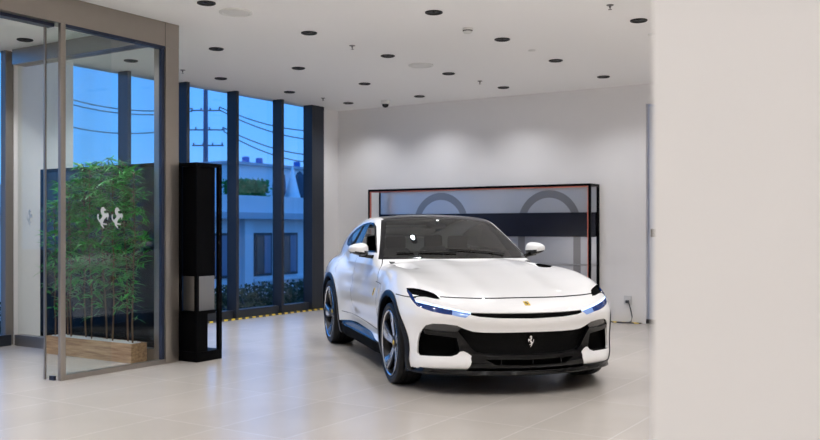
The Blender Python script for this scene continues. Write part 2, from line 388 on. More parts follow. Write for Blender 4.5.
# ------------------------------------------------------------------ wall display frame
SX0, SX1, SY0, SY1, SZ = -8.96, -4.91, 12.66, 13.03, 2.08
sh = tag(empty('wall_display_frame', ((SX0 + SX1) / 2, SY1, 0)), 'long black frame with copper lining against the back wall', 'display frame')
bm = bmesh.new(); w = 0.035
for y in (SY0, SY1 - w):
    for x in (SX0, SX1 - w): add_box(bm, x, x + w, y, y + w, 0, SZ - w)
    add_box(bm, SX0, SX1, y, y + w, SZ - w, SZ)
for x in (SX0, SX1 - w): add_box(bm, x, x + w, SY0 + w, SY1 - w, SZ - w, SZ)
def par(o, t): o.parent = t; o.matrix_parent_inverse = Matrix.Translation(t.location).inverted(); return o
par(bobj('frame', bm, M_blackmat), sh)
M_cop = mat('copper_lining', (0.62, 0.17, 0.11), 0.4, 0.2)
bm = bmesh.new()
add_box(bm, SX0 + w, SX1 - w, SY0 + 0.004, SY0 + 0.034, SZ - w - 0.018, SZ - w - 0.001)
add_box(bm, SX1 - w - 0.016, SX1 - w - 0.001, SY0 + 0.004, SY0 + 0.034, 0, SZ - w - 0.018); add_box(bm, SX0 + w + 0.001, SX0 + w + 0.016, SY0 + 0.004, SY0 + 0.034, 0, SZ - w - 0.018)
par(bobj('copper_lining', bm, M_cop), sh)
def panel_mat():
    """satin pale panel with two grey arches in its colour"""
    m = bpy.data.materials.new('grey_arch_back_panel'); m.use_nodes = True; nt = m.node_tree; b = nt.nodes['Principled BSDF']
    tc = nt.nodes.new('ShaderNodeTexCoord'); sp = nt.nodes.new('ShaderNodeSeparateXYZ'); nt.links.new(tc.outputs['Object'], sp.inputs[0])
    def M(op, a, b_=None):
        n = nt.nodes.new('ShaderNodeMath'); n.operation = op
        for i, v in enumerate((a, b_)):
            if v is None: continue
            if isinstance(v, (int, float)): n.inputs[i].default_value = v
            else: nt.links.new(v, n.inputs[i])
        return n.outputs[0]
    tot = None
    for cx in (-7.70, -5.73):
        dx = M('SUBTRACT', sp.outputs['X'], cx); dz = M('MAXIMUM', M('SUBTRACT', sp.outputs['Z'], 1.48), 0.0)
        r = M('SQRT', M('ADD', M('MULTIPLY', dx, dx), M('MULTIPLY', dz, dz)))
        k = M('MULTIPLY', M('LESS_THAN', r, 0.53), M('GREATER_THAN', r, 0.41)); tot = k if tot is None else M('MAXIMUM', tot, k)
    mx = nt.nodes.new('ShaderNodeMixRGB'); nt.links.new(tot, mx.inputs[0]); mx.inputs[1].default_value = (0.60, 0.60, 0.62, 1); mx.inputs[2].default_value = (0.30, 0.29, 0.29, 1)
    nt.links.new(mx.outputs[0], b.inputs['Base Color']); b.inputs['Roughness'].default_value = 0.22; b.inputs['Metallic'].default_value = 0.55
    return m
M_pan = panel_mat()
par(box('back_panel', SX0 + w, SX1 - w, SY1 - 0.032, SY1 - 0.012, 0.02, SZ - w, M_pan), sh)
par(box('black_band', SX0 + w, SX1 - w, SY1 - 0.075, SY1 - 0.034, 1.28, 1.655, mat('black_band', (0.008, 0.008, 0.016), 0.25)), sh)
par(box('shelf_edge', SX0 + w, SX1 - w, SY1 - 0.05, SY1 - 0.034, 0.84, 0.86, mat('shelf_edge_grey', (0.25, 0.25, 0.25), 0.4)), sh)

# ------------------------------------------------------------------ wall socket with plug and lead
so = tag(empty('wall_socket', (-4.47, 13.05, 0.33)), 'white wall socket with a plugged-in grey lead near floor', 'socket')
par(box('face_plate', -4.53, -4.41, 13.035, 13.05, 0.27, 0.40, mat('socket_white', (0.62, 0.62, 0.62), 0.4), bev=0.004), so)
par(box('plug', -4.495, -4.445, 12.99, 13.034, 0.295, 0.335, mat('plug_dark', (0.06, 0.06, 0.07), 0.5), bev=0.006), so)
tag(tube('power_lead', [(-4.46, 12.985, 0.31), (-4.42, 12.95, 0.29), (-4.39, 12.94, 0.2), (-4.37, 12.94, 0.1), (-4.385, 12.94, 0.03), (-4.43, 12.93, 0.012), (-4.6, 12.92, 0.008)], 0.008, mat('lead_grey', (0.05, 0.05, 0.06), 0.5)),
    'grey power lead hanging from the wall socket to floor', 'cable')

# ------------------------------------------------------------------ ceiling fittings
M_lampblk = mat('downlight_black', (0.006, 0.006, 0.006), 0.5)
M_white = mat('fitting_white', (0.74, 0.74, 0.72), 0.5)
M_led = mat('downlight_lens', (0.02, 0.02, 0.02), 0.2)
def make_downlight():
    t = empty('ceiling_downlight')
    lathe('trim_ring', [(0.088, 0.0), (0.088, -0.010), (0.080, -0.014), (0.070, -0.010), (0.066, -0.002)], M_lampblk, t, 28)
    lathe('baffle', [(0.066, -0.002), (0.060, -0.0015), (0.034, -0.001), (0.026, -0.001)], M_lampblk, t, 28, cap=False)
    lathe('lens', [(0.026, -0.001), (0.018, -0.0035), (0.0005, -0.005)], M_led, t, 16)
    return t
proto = make_downlight()
GX = [-9.15, -7.69, -6.21, -4.58, -2.98, -1.4, 0.2, 1.8, 3.4, 5.0]; GY = [-4.5, -2.9, -1.35, 0.15, 1.65, 3.15, 4.65, 6.17, 7.66, 9.18, 10.74, 12.25]
in_view = {}
for x, y, w in [(-4.58, 7.60, 'at top centre of the photo, nearest the middle'), (-6.21, 7.66, 'beside the round speaker, straight above the lobby post line'), (-7.69, 7.74, 'second over from the steel header corner'),
    (-7.69, 9.26, 'between two lamps facing the second window'), (-9.15, 9.30, 'closest to the window by the display tower'), (-9.15, 10.80, 'by the middle of the window wall'), (-6.21, 9.20, 'left of the farther round speaker'),
    (-7.69, 10.78, 'in front of the camera dome, one row nearer'), (-9.10, 12.28, 'nearest the corner pier'), (-4.58, 9.10, 'above the right half of the car bonnet'), (-6.21, 10.70, 'right behind the farther round speaker'),
    (-4.58, 10.61, 'between the two lamps nearest the display frame end'), (-6.12, 12.2, 'close to back wall above the display frame middle'), (-4.50, 12.1, 'close to back wall above the power socket'),
    (-2.98, 9.03, 'rightmost, beside the near partition'), (-6.21, 6.12, 'nearest, beyond the header beam at frame top'), (-9.15, 6.20, 'inside the glass lobby at the left'), (-9.15, 7.70, 'seen through the lobby pane at its right'),
    (-7.67, 12.28, 'close to back wall above the display frame left')]:
    in_view[(x, y)] = w
first = True
def place_down(x, y, label):
    global first
    if first: t = proto; first = False
    else:
        t = proto.copy(); COL.objects.link(t)
        for ch in proto.children:
            c = ch.copy(); c.parent = t; COL.objects.link(c)
    t.location = (x, y, H); tag(t, label, 'downlight', 'black round downlights in the white ceiling'); return t
for (x, y), w in in_view.items(): place_down(x, y, 'black round ceiling downlight, ' + w)
sp_d = bpy.data.lights.new('downlight_beam', 'SPOT'); sp_d.energy = SPOT_W; sp_d.color = SPOT_COL
sp_d.spot_size = radians(108); sp_d.spot_blend = 0.9; sp_d.shadow_soft_size = 0.035
sp_n = sp_d.copy(); sp_n.spot_size = radians(125); sp_n.spot_blend = 1.0; sp_n.energy = SPOT_W * 0.62
spots = list(in_view) + [(-7.69, 6.17)] + [(x, y) for x in GX for y in GY if not (x < -2.5 and y > 5.5) and not (x > 3.3 and y > 6)]
for (x, y) in spots:
    l = bpy.data.objects.new('downlight_beam', sp_n if y > 12 else sp_d); COL.objects.link(l); l.location = (x, y, H - 0.03)
# round ceiling speakers
for i, (x, y, w) in enumerate([(-6.23, 6.54, 'nearer the steel header beam'), (-6.20, 9.96, 'farther off, above the parked car roof')]):
    s = lathe('ceiling_speaker', [(0.165, 0), (0.165, -0.012), (0.135, -0.020), (0.125, -0.012), (0.0, -0.014)], M_white)
    s.location = (x, y, H); tag(s, 'round white ceiling speaker, ' + w, 'speaker', 'round white ceiling speakers')
# sprinklers
for x, y, w in [(-6.22, 8.47, 'between two lamps above the car windscreen'), (-9.11, 8.54, 'seen just right of the steel corner post'), (-9.12, 11.61, 'near the far windows'), (-3.01, 8.27, 'at the top right by the partition'), (-6.15, 11.5, 'above the display frame')]:
    bm = bmesh.new()
    add_lathe(bm, [(0.0, 0), (0.036, 0), (0.032, -0.006), (0.012, -0.008), (0.010, -0.024), (0.004, -0.030), (0.004, -0.040), (0.018, -0.042), (0.018, -0.045), (0.0, -0.046)], 16)
    s = bobj('fire_sprinkler', bm, mat('sprinkler_metal', (0.18, 0.17, 0.17), 0.4, 0.6) if 'sprinkler_metal' not in bpy.data.materials else bpy.data.materials['sprinkler_metal'], None, 40)
    s.location = (x, y, H); tag(s, 'small metal fire sprinkler head, ' + w, 'sprinkler', 'sprinkler heads on the ceiling')
# smoke detector, dome camera, small sensors
s = lathe('smoke_detector', [(0.0, 0), (0.055, 0), (0.055, -0.02), (0.045, -0.045), (0.040, -0.055), (0.0, -0.06)], M_white, None, 24); s.location = (-4.64, 8.40, H)
tag(s, 'off-white smoke detector between downlights near top centre', 'smoke detector')
lathe('vent_ring', [(0.050, -0.036), (0.0515, -0.034), (0.0535, -0.026), (0.052, -0.026)], M_lampblk, s, 24)
cd = tag(empty('dome_camera', (-8.42, 12.40, H)), 'white dome security camera on ceiling near far corner', 'camera')
lathe('housing', [(0.075, 0), (0.075, -0.05), (0.062, -0.062), (0.058, -0.062)], M_white, cd)
lathe('dome', [(0.058, -0.060), (0.054, -0.085), (0.038, -0.108), (0.018, -0.118), (0.0, -0.12)], mat('dome_black', (0.005, 0.005, 0.006), 0.08), cd)
for x, y, w in [(-4.56, 9.85, 'above the parked car bonnet'), (-3.07, 9.75, 'right by the near partition')]:
    s = lathe('ceiling_sensor', [(0.0, 0), (0.045, 0), (0.042, -0.010), (0.0, -0.014)], M_white, None, 20); s.location = (x, y, H)
    tag(s, 'flat white round ceiling sensor, ' + w, 'sensor', 'flat white ceiling sensors')
# ================================================================== OUTSIDE AT DUSK
GZ = -1.3
M_ground = mat('asphalt', (0.05, 0.055, 0.06), 0.8, noise=0.2, nscale=2)
struct(box('ground_outside', -140, -9.97, -60, 140, GZ - 0.3, GZ, M_ground))
def hedge(name, x0, x1, y0, y1, z1, n, seed, label, cat, col=(0.02, 0.05, 0.02), z0=GZ, ls=0.07):
    r = random.Random(seed); bm = bmesh.new()
    for k in range(n):
        p = Vector((r.uniform(x0, x1), r.uniform(y0, y1), z0 + (z1 - z0) * r.random() ** .6 + .08 * sin(7 * k)))
        d = Vector((r.uniform(-1, 1), r.uniform(-1, 1), r.uniform(-.2, 1))).normalized() * r.uniform(.6, 1.3) * ls
        s = d.cross(Vector((r.uniform(-1, 1), r.uniform(-1, 1), r.uniform(-1, 1)))).normalized() * ls * .35
        a, b, c, e = p, p + d * .5 + s, p + d, p + d * .5 - s
        bm.faces.new([bm.verts.new(q) for q in (a, b, c, e)])
    o = bobj(name, bm, mat(name + '_leaf', col, 0.6)); tag(o, label, cat); return o
hd = hedge('low_hedge', -11.2, -10.5, 7.0, 15.0, 0.34, 26000, 2, 'dark low hedge outside along the foot of the windows', 'hedge')
hd['kind'] = 'stuff'
M_render = mat('pale_render', (0.70, 0.72, 0.75), 0.8, noise=0.03, nscale=.5)
M_render2 = mat('grey_render', (0.45, 0.48, 0.53), 0.8)
M_wdark = mat('dark_window_glass', (0.01, 0.012, 0.02), 0.1)
M_wfr = mat('dark_window_frame', (0.03, 0.03, 0.04), 0.5)
bld = tag(empty('white_building', (-26, 27, GZ)), 'low white building with flat parapet across the street', 'building')
def pbx(t, name, *a, **k): return par(box(name, *a, **k), t)
pbx(bld, 'wall', -30, -23.6, 15, 40, GZ, 2.0, M_render)
pbx(bld, 'eave', -30.4, -23.0, 14.8, 40.5, 1.78, 2.02, M_render2)
pbx(bld, 'parapet', -30.2, -23.2, 15, 40.2, 2.02, 2.66, M_render)
pbx(bld, 'pillar', -23.6, -23.35, 25.0, 25.45, GZ, 1.78, M_render)
pbx(bld, 'sill', -23.6, -23.4, 25.6, 30.0, -0.62, -0.50, M_render)
for y0, y1 in ((22.6, 24.6), (25.75, 26.75), (27.3, 28.3), (30.6, 32.0)):
    w = pbx(bld, 'window', -23.6, -23.54, y0, y1, -0.42, 1.25, M_wfr)
    o = box('pane', -23.53, -23.52, y0 + .10, (y0 + y1) / 2 - .03, -0.32, 1.15, M_wdark, w)
    o = box('pane', -23.53, -23.52, (y0 + y1) / 2 + .03, y1 - .10, -0.32, 1.15, mat('dim_window_glass', (0.12, 0.16, 0.25), 0.2) if 'dim_window_glass' not in bpy.data.materials else bpy.data.materials['dim_window_glass'], w)
wh = tag(empty('pale_warehouse', (-36, 42, GZ)), 'pale warehouse with low roof behind the white building', 'building')
pbx(wh, 'wall', -40, -34, 35.2, 70, GZ, 4.9, mat('pale_cladding', (0.80, 0.84, 0.86), 0.7))
pbx(wh, 'roof', -40.3, -33.7, 35.0, 70, 4.9, 5.05, M_render2)
for y in (37.0, 38.1, 41.4):
    tk = tag(lathe('roof_tank', [(0, 0), (.2, 0), (.2, .32), (.14, .37), (0, .37)], mat('blue_tank', (0.05, 0.16, 0.5), 0.5) if 'blue_tank' not in bpy.data.materials else bpy.data.materials['blue_tank']), 'small blue tank on the warehouse roof, %s' % {37.0: 'leftmost', 38.1: 'beside the leftmost', 41.4: 'rightmost by the cone'}[y], 'tank', 'blue tanks on the warehouse roof')
    tk.location = (-34.5, y, 5.05)
# tent-like white cone with two dark lumps beside it
cn = tag(lathe('white_cone_roof', [(.50, 0), (.34, .55), (.19, 1.15), (.07, 1.75), (.0, 1.9)], mat('white_canvas', (0.85, 0.87, 0.88), 0.7), None, 20), 'white pointed canvas cone above the building roof line', 'tent')
cn.location = (-29.2, 34.7, 2.665)
for (y, sgn, w) in ((33.9, -1, 'left'), (35.5, 1, 'right')):
    bm = bmesh.new(); r = random.Random(5)
    add_lathe(bm, [(0, 0.06), (.20, .1), (.33, .5), (.34, .9), (.27, 1.35), (.1, 1.6), (0, 1.65)], 14)
    for v in bm.verts: v.co += Vector((r.uniform(-.05, .05), r.uniform(-.05, .05), r.uniform(-.05, .05)))
    tag_o = bobj('dark_round_shrub', bm, mat('shrub_dark', (0.05, 0.07, 0.10), 0.7, noise=.5, nscale=4) if 'shrub_dark' not in bpy.data.materials else bpy.data.materials['shrub_dark'], None, 60)
    tag_o.location = (-29.4, y, 2.68); tag(tag_o, 'dark rounded mass %s of the white cone' % w, 'shrub')
tr = hedge('roof_tree', -29, -27.8, 29.6, 31.4, 3.5, 3000, 9, 'green bushy tree rising behind the white building parapet', 'tree', (0.05, 0.24, 0.05), z0=2.68, ls=.2)
# utility pole and cables
M_pole = mat('pole_concrete', (0.10, 0.13, 0.20), 0.8); M_wire = mat('wire_black', (0.01, 0.02, 0.05), 0.6)
PXp, PYp = -43.9, 43.2
up = tag(empty('utility_pole', (PXp, PYp, GZ)), 'tall utility pole with three crossarms beyond the window', 'utility pole')
par(lathe('pole', [(.20, GZ), (.14, 11.0), (0, 11.02)], M_pole, None, 14, (PXp, PYp, 0)), up)
ax = Vector((cos(TH), sin(TH), 0))
def arm(z, a, b):
    P = Vector((PXp, PYp, z)); bm = bmesh.new(); add_tube(bm, [P + ax * a, P + ax * b], 0.05, 6)
    for k in range(4):
        q = P + ax * (a + (b - a) * (k + .15) / 3.3); add_lathe(bm, [(0.0, 0), (.04, .0), (.05, .12), (.03, .2), (0, .22)], 8, q)
    par(bobj('crossarm', bm, M_pole), up)
arm(9.35, -1.0, 1.0); arm(8.05, -1.7, 1.3); arm(7.0, -.9, 1.2)
P0 = Vector((PXp, PYp, 0))
def wire(z, o, end, sag, label):
    a = P0 + ax * o + Vector((0, 0, z)); pts = []
    for k in range(13):
        f = k / 12; p = a.lerp(end, f); p.z -= sag * 4 * f * (1 - f); pts.append(p)
    tag(tube('overhead_cable', pts, 0.035, M_wire, None, 5), label, 'cable', 'overhead cables outside')
for i, (z, o, end, s) in enumerate([(9.6, .9, (-38.07, 49.25, 8.19), .5), (9.4, .9, (-38.07, 49.25, 7.50), .5), (8.2, 1.2, (-38.07, 49.25, 6.46), .5), (7.95, 1.2, (-38.07, 49.25, 5.97), .6)]):
    wire(z, o, Vector(end), s, 'black overhead cable running right from the pole, %s of four' % ['topmost', 'second', 'third', 'lowest'][i])
for i, (z, o, end) in enumerate([(9.5, -.9, (-50.36, 36.64, 10.02)), (9.3, -.9, (-50.36, 36.64, 9.69)), (8.2, -1.5, (-50.36, 36.64, 8.20))]):
    wire(z, o, Vector(end), .5, 'black overhead cable running left from the pole, %s of three' % ['topmost', 'middle', 'lowest'][i])
lb = tag(box('low_house', -60, -50, 18, 30, GZ, 4.2, M_render2), 'low grey house far off behind the lobby glass', 'building')
# ================================================================== THE CAR: body surface
# car frame: x forward from the front axle, y to the car's left, z up
def hermite(xs, ys):
    xs = np.array(xs, float); ys = np.array(ys, float)
    h = np.diff(xs); dl = np.diff(ys) / h; m = np.zeros_like(ys)
    for i in range(1, len(xs) - 1):
        if dl[i - 1] * dl[i] > 0:
            w1 = 2 * h[i] + h[i - 1]; w2 = h[i] + 2 * h[i - 1]; m[i] = (w1 + w2) / (w1 / dl[i - 1] + w2 / dl[i])
    m[0] = dl[0]; m[-1] = dl[-1]
    def f(x):
        x = np.clip(x, xs[0], xs[-1]); i = np.clip(np.searchsorted(xs, x, side='right') - 1, 0, len(h) - 1)
        t = (x - xs[i]) / h[i]; t2 = t * t; t3 = t2 * t
        return (2*t3-3*t2+1)*ys[i] + (t3-2*t2+t)*h[i]*m[i] + (-2*t3+3*t2)*ys[i+1] + (t3-t2)*h[i]*m[i+1]
    return f
def smax(a, b, k): h = np.maximum(k - np.abs(a - b), 0) / k; return np.maximum(a, b) + h * h * k * 0.25
def smin(a, b, k): return -smax(-a, -b, k)
def sstep(t): t = np.clip(t, 0, 1); return t * t * (3 - 2 * t)
f_zc = hermite([-4.1,-3.9,-3.4,-2.6,-1.5,-.85,-.4,0,.3,.5,.65,.78,.88,.95,1.1], [1.02,1.08,1.10,1.07,1.06,1.095,1.045,.975,.91,.862,.82,.775,.735,.69,.55])
f_zf = hermite([-4.1,-3.9,-3.5,-3.1,-2.6,-2.0,-1.4,-.9,-.5,-.1,.2,.45,.65,.85,1.1], [.98,1.05,1.09,1.10,1.055,1.02,1.03,1.045,1.035,1.005,.955,.885,.82,.73,.55])
f_yf = hermite([-4.1,-3.5,-3.0,-2.0,-1.0,0,.5,1.0], [.82,.88,.90,.90,.85,.82,.78,.72])
f_w = hermite([-4.1,-3.8,-3.4,-3.0,-2.5,-1.9,-1.3,-.8,-.45,0,.3,.55,.8,1.1], [.86,.94,1.012,1.028,.985,.95,.948,.955,.99,1.014,1.0,.955,.90,.83])
f_nose = hermite([.1,.2,.27,.36,.45,.56,.66,.72,.80,.95], [.86,.925,.945,.92,.915,.928,.955,.935,.87,.70])
f_tail = hermite([.1,.3,.5,.8,1.0,1.1,1.3], [-3.85,-3.98,-4.03,-4.03,-4.0,-3.97,-3.80])
f_roof = hermite([-4.3,-4.1,-3.95,-3.8,-3.6,-3.3,-3.0,-2.7,-2.4,-2.1,-1.85,-1.66,-1.4,-1.1,-.8,-.5,0,3], [1.0,1.06,1.18,1.285,1.345,1.43,1.495,1.540,1.564,1.566,1.552,1.525,1.425,1.29,1.15,1.0,.7,-1.2])
f_cab = hermite([-4.3,-3.9,-3.4,-2.8,-2.2,-1.6,-1.1], [.65,.74,.82,.87,.895,.897,.882])     # cabin half width at z=1.05
def field(x, y, z):
    y = np.abs(y)
    # ---- lower body
    zc = f_zc(x + .25 * y * y * (x > -9)); zf = f_zf(x); yf = f_yf(x)
    t = y / yf
    s = sstep((t - .42) / .58)
    dome = .012 * np.exp(-((y - .33) / .12) ** 2) * sstep((x + 1.0) / .5) * sstep((.85 - x) / .4)
    ztop = zc + dome + (zf - zc) * s - np.where(y > yf, 1.9 * (y - yf) ** 2, 0)
    ztop = ztop - .042 * sstep((.775 - y) / .03) * sstep((y - .60) / .10) * sstep((x + .86) / .22) * sstep((-.28 - x) / .22)
    w = f_w(x)
    side = w - .62 * np.maximum(z - .66, 0) ** 2 - .6 * np.maximum(z - .9, 0) ** 1.5 * sstep((-1.6 - x) / 1.0) - .30 * np.maximum(.55 - z, 0) ** 2
    door = sstep((-.50 - x) / .35) * sstep((x + 2.55) / .4)
    side = side - door * (.050 * np.exp(-((z - .42) / .13) ** 2)) - .012 * door * np.exp(-((z - .80) / .05) ** 2)
    # side skirt sticks out again below the doors
    side = side + door * .055 * sstep((.34 - z) / .05)
    # flanks swell over the wheels
    for xa, amp in ((0.0, .016), (-3.018, .012)):
        rr = np.sqrt((x - xa) ** 2 + (z - .37) ** 2); side = side + amp * np.exp(-((rr - .46) / .09) ** 2)
    front = f_nose(z) - .44 * y * y - .25 * np.maximum(y - .80, 0) ** 1.5
    rear = f_tail(z) + .30 * y * y
    d = smax(z - ztop, y - side, .13)
    d = smax(d, x - front, .13)
    d = smax(d, rear - x, .10)
    d = smax(d, .175 + .05 * sstep((x - .3) / .6) - z, .04)
    # ---- cabin
    xe = x + .50 * y * y * sstep((x + 2.9) / 1.2)
    zr = f_roof(xe) - .032 * (y / .62) ** 2
    yc = f_cab(x) - .36 * np.maximum(z - 1.02, 0) - .10 * np.maximum(z - 1.1, 0) ** 2
    c = smax(z - zr, y - yc, .085)
    c = smax(c, .8 - z, .02)
    return smin(d, c, .035)
def grad(x, y, z, e=0.004):
    g = np.stack([field(x+e,y,z)-field(x-e,y,z), field(x,y+e,z)-field(x,y-e,z), field(x,y,z+e)-field(x,y,z-e)], 1) / (2*e)
    return g
def project(P, n=6):
    for _ in range(n):
        f = field(P[:,0],P[:,1],P[:,2]); g = grad(P[:,0],P[:,1],P[:,2]); P = P - np.clip(f/np.maximum((g*g).sum(1),.05),-.03,.03)[:,None]*g
    return P
def surface_nets(h=0.019):
    xs = np.arange(-4.12, 1.06, h); ys = (np.arange(-58, 58) + .5) * h; zs = np.arange(.13, 1.64, h)
    X, Y, Z = np.meshgrid(xs, ys, zs, indexing='ij'); F = field(X, Y, Z); S = F < 0
    c = S[:-1,:-1,:-1].astype(np.int8)
    tot = sum(S[i:S.shape[0]-1+i, j:S.shape[1]-1+j, k:S.shape[2]-1+k].astype(np.int8) for i in (0,1) for j in (0,1) for k in (0,1))
    act = (tot > 0) & (tot < 8); idx = -np.ones(act.shape, int); I = np.argwhere(act); idx[act] = np.arange(len(I))
    P = np.stack([xs[I[:,0]]+h/2, ys[I[:,1]]+h/2, zs[I[:,2]]+h/2], 1)
    Q = []
    for ax in range(3):
        a = [slice(None)]*3; b = [slice(None)]*3; a[ax] = slice(0,-1); b[ax] = slice(1,None)
        s0 = S[tuple(a)]; s1 = S[tuple(b)]; E = np.argwhere(s0 != s1)
        u, v = [(1,2),(2,0),(0,1)][ax]
        for flip in (False, True):
            sel = E[(s0[tuple(E.T)] == (not flip))]
            sel = sel[(sel[:,u] > 0) & (sel[:,v] > 0)]
            eu = np.zeros(3,int); eu[u] = 1; ev = np.zeros(3,int); ev[v] = 1
            q = [sel-eu-ev, sel-ev, sel, sel-eu]
            q = np.stack([idx[tuple(np.minimum(t, np.array(idx.shape)-1).T)] for t in q], 1)
            q = q[(q >= 0).all(1)]
            Q.append(q[:, ::-1] if flip else q)
    Q = np.concatenate(Q); P = project(P, 5)
    for _ in range(3):           # even out, then back onto the surface
        A = np.zeros_like(P); N = np.zeros(len(P))
        for k in range(4):
            np.add.at(A, Q[:,k], P[Q[:,(k+1)%4]]); np.add.at(A, Q[:,k], P[Q[:,(k+3)%4]]); np.add.at(N, Q[:,k], 2)
        P = P*.4 + .6*A/np.maximum(N,1)[:,None]; P = project(P, 2)
    P = project(P, 3)
    return P, Q

def in_poly(px, py, poly):
    poly = np.array(poly); n = len(poly); ins = np.zeros(len(px), bool)
    for i in range(n):
        x0, y0 = poly[i]; x1, y1 = poly[(i+1)%n]
        if y0 == y1: continue
        c = ((y0 > py) != (y1 > py)) & (px < (x1-x0)*(py-y0)/(y1-y0)+x0); ins ^= c
    return ins

FR = {  # outlines seen from the front: (|y|, z)
 'lamp_upper': [(0.924,0.882),(0.879,0.884),(0.835,0.878),(0.779,0.863),(0.739,0.846),(0.720,0.825),(0.710,0.801),(0.752,0.805),(0.800,0.815),(0.846,0.822),(0.905,0.834),(0.915,0.860)],
 'lamp_edge': [(0.924,0.882),(0.915,0.860),(0.905,0.834),(0.899,0.787),(0.893,0.766),(0.887,0.744),(0.859,0.724),(0.862,0.730),(0.895,0.740),(0.915,0.775),(0.925,0.803),(0.932,0.851)],
 'drl': [(0.899,0.787),(0.871,0.782),(0.803,0.767),(0.707,0.744),(0.607,0.722),(0.505,0.700),(0.508,0.690),(0.611,0.711),(0.711,0.732),(0.808,0.755),(0.895,0.775)],
 'lamp_low': [(0.895,0.775),(0.808,0.755),(0.711,0.732),(0.645,0.718),(0.656,0.679),(0.717,0.686),(0.795,0.702),(0.859,0.724),(0.887,0.744)],
 'lamp_pale': [(0.645,0.718),(0.611,0.711),(0.508,0.690),(0.554,0.658),(0.605,0.667),(0.656,0.679)],
 'intake_lamp': [(0.843,0.585),(0.795,0.602),(0.709,0.602),(0.614,0.591),(0.579,0.574),(0.595,0.552),(0.613,0.534),(0.745,0.536),(0.843,0.549),(0.861,0.554)],
 'intake': [(0.861,0.554),(0.848,0.512),(0.744,0.500),(0.611,0.486),(0.600,0.436),(0.587,0.371),(0.609,0.347),(0.655,0.330),(0.792,0.327),(0.886,0.325),(0.898,0.345),(0.895,0.433),(0.883,0.509)],
 'bar': [(0.861,0.554),(0.843,0.549),(0.745,0.536),(0.613,0.534),(0.604,0.544),(0.560,0.488),(0.519,0.431),(0.486,0.388),(0.446,0.363),(0.379,0.353),(0.288,0.348),(0.0,0.343),(0.0,0.320),(0.290,0.325),(0.408,0.330),(0.467,0.336),(0.500,0.338),(0.530,0.362),(0.558,0.376),(0.587,0.371),(0.600,0.436),(0.611,0.486),(0.744,0.500),(0.848,0.512)],
}
def sym(l): return [(a, b) for a, b in l] + [(-a, b) for a, b in l[::-1]]
FC = {  # outlines across the centre
 'slot': sym([(0.0,0.692),(0.281,0.693),(0.441,0.696),(0.509,0.701),(0.512,0.681),(0.447,0.668),(0.288,0.659),(0.0,0.653)][:4][::-1])[:0] or
         [(0.506,0.702),(0.441,0.700),(0.281,0.697),(0.0,0.696),(-0.281,0.697),(-0.441,0.700),(-0.506,0.702),(-0.508,0.680),(-0.447,0.667),(-0.288,0.656),(0,0.650),(0.288,0.656),(0.447,0.667),(0.508,0.680)],
 'grille': sym([(0.0,0.343),(0.288,0.348),(0.379,0.353),(0.446,0.363),(0.486,0.388),(0.519,0.431),(0.560,0.488),(0.604,0.544),(0.613,0.534),(0.595,0.552),(0.579,0.574),(0.550,0.562),(0.491,0.542),(0.412,0.535),(0.294,0.534),(0.0,0.536)]),
 'centre_low': sym([(0.0,0.18),(0.52,0.18),(0.532,0.225),(0.514,0.262),(0.505,0.290),(0.508,0.318),(0.500,0.338),(0.467,0.336),(0.408,0.330),(0.290,0.325),(0.0,0.320)]),
 'lower_opening': [(0.40,0.312),(0.0,0.309),(-0.40,0.312),(-0.31,0.262),(0.0,0.258),(0.31,0.262)],
 'screen_surround': sym([(0.0,1.10),(0.45,1.098),(0.835,1.085),(0.80,1.16),(0.735,1.30),(0.655,1.47),(0.63,1.502),(0.55,1.516),(0.30,1.530),(0.0,1.536)]),
 'windscreen': sym([(0.0,1.112),(0.45,1.110),(0.785,1.112),(0.745,1.20),(0.675,1.34),(0.60,1.478),(0.50,1.490),(0.28,1.502),(0.0,1.506)]),
}
def arc(cx, cz, r, a0, a1, n): return [(cx + r*cos(radians(a0+(a1-a0)*k/n)), cz + r*sin(radians(a0+(a1-a0)*k/n))) for k in range(n+1)]
def strip(pts, w):
    """closed outline of a narrow band around an open line"""
    L, R = [], []
    for i, p in enumerate(pts):
        a = Vector(pts[max(i-1,0)]); b = Vector(pts[min(i+1,len(pts)-1)]); d = (b-a).normalized(); n = Vector((-d.y, d.x))*w/2
        L.append((p[0]+n.x, p[1]+n.y)); R.append((p[0]-n.x, p[1]-n.y))
    return L + R[::-1]
FAX, RAX = (0.0, .368), (-3.018, .386)
SD = {  # outlines seen from the side: (x, z)
 'trim_f': [(.475,.05)] + arc(*FAX, .478, 0, 180, 36) + [(-.478,.05)],
 'cut_f': [(.428,.05)] + arc(*FAX, .428, 0, 180, 36) + [(-.428,.05)],
 'trim_r': [(-3.018+.482,.05)] + arc(*RAX, .482, 0, 180, 36) + [(-3.018-.482,.05)],
 'cut_r': [(-3.018+.436,.05)] + arc(*RAX, .436, 0, 180, 36) + [(-3.018-.436,.05)],
 'front_glass': [(-1.33,1.165),(-1.55,1.285),(-1.80,1.415),(-1.93,1.450),(-2.055,1.458),(-2.055,1.185),(-1.73,1.168)],
 'rear_glass': [(-2.11,1.458),(-2.40,1.440),(-2.77,1.385),(-3.00,1.325),(-3.16,1.265),(-3.05,1.225),(-2.86,1.205),(-2.28,1.188),(-2.11,1.186)],
 'glass_trim': [(-1.29,1.150),(-1.54,1.297),(-1.79,1.430),(-1.92,1.468),(-2.08,1.476),(-2.41,1.457),(-2.78,1.402),(-3.02,1.340),(-3.20,1.268),(-3.06,1.208),(-2.86,1.190),(-2.28,1.172),(-1.73,1.152)],
 'skirt': [(-.40,.15),(-.50,.292),(-.713,.300),(-1.2,.335),(-1.478,.347),(-1.896,.362),(-2.23,.352),(-2.67,.315),(-2.70,.15)],
}
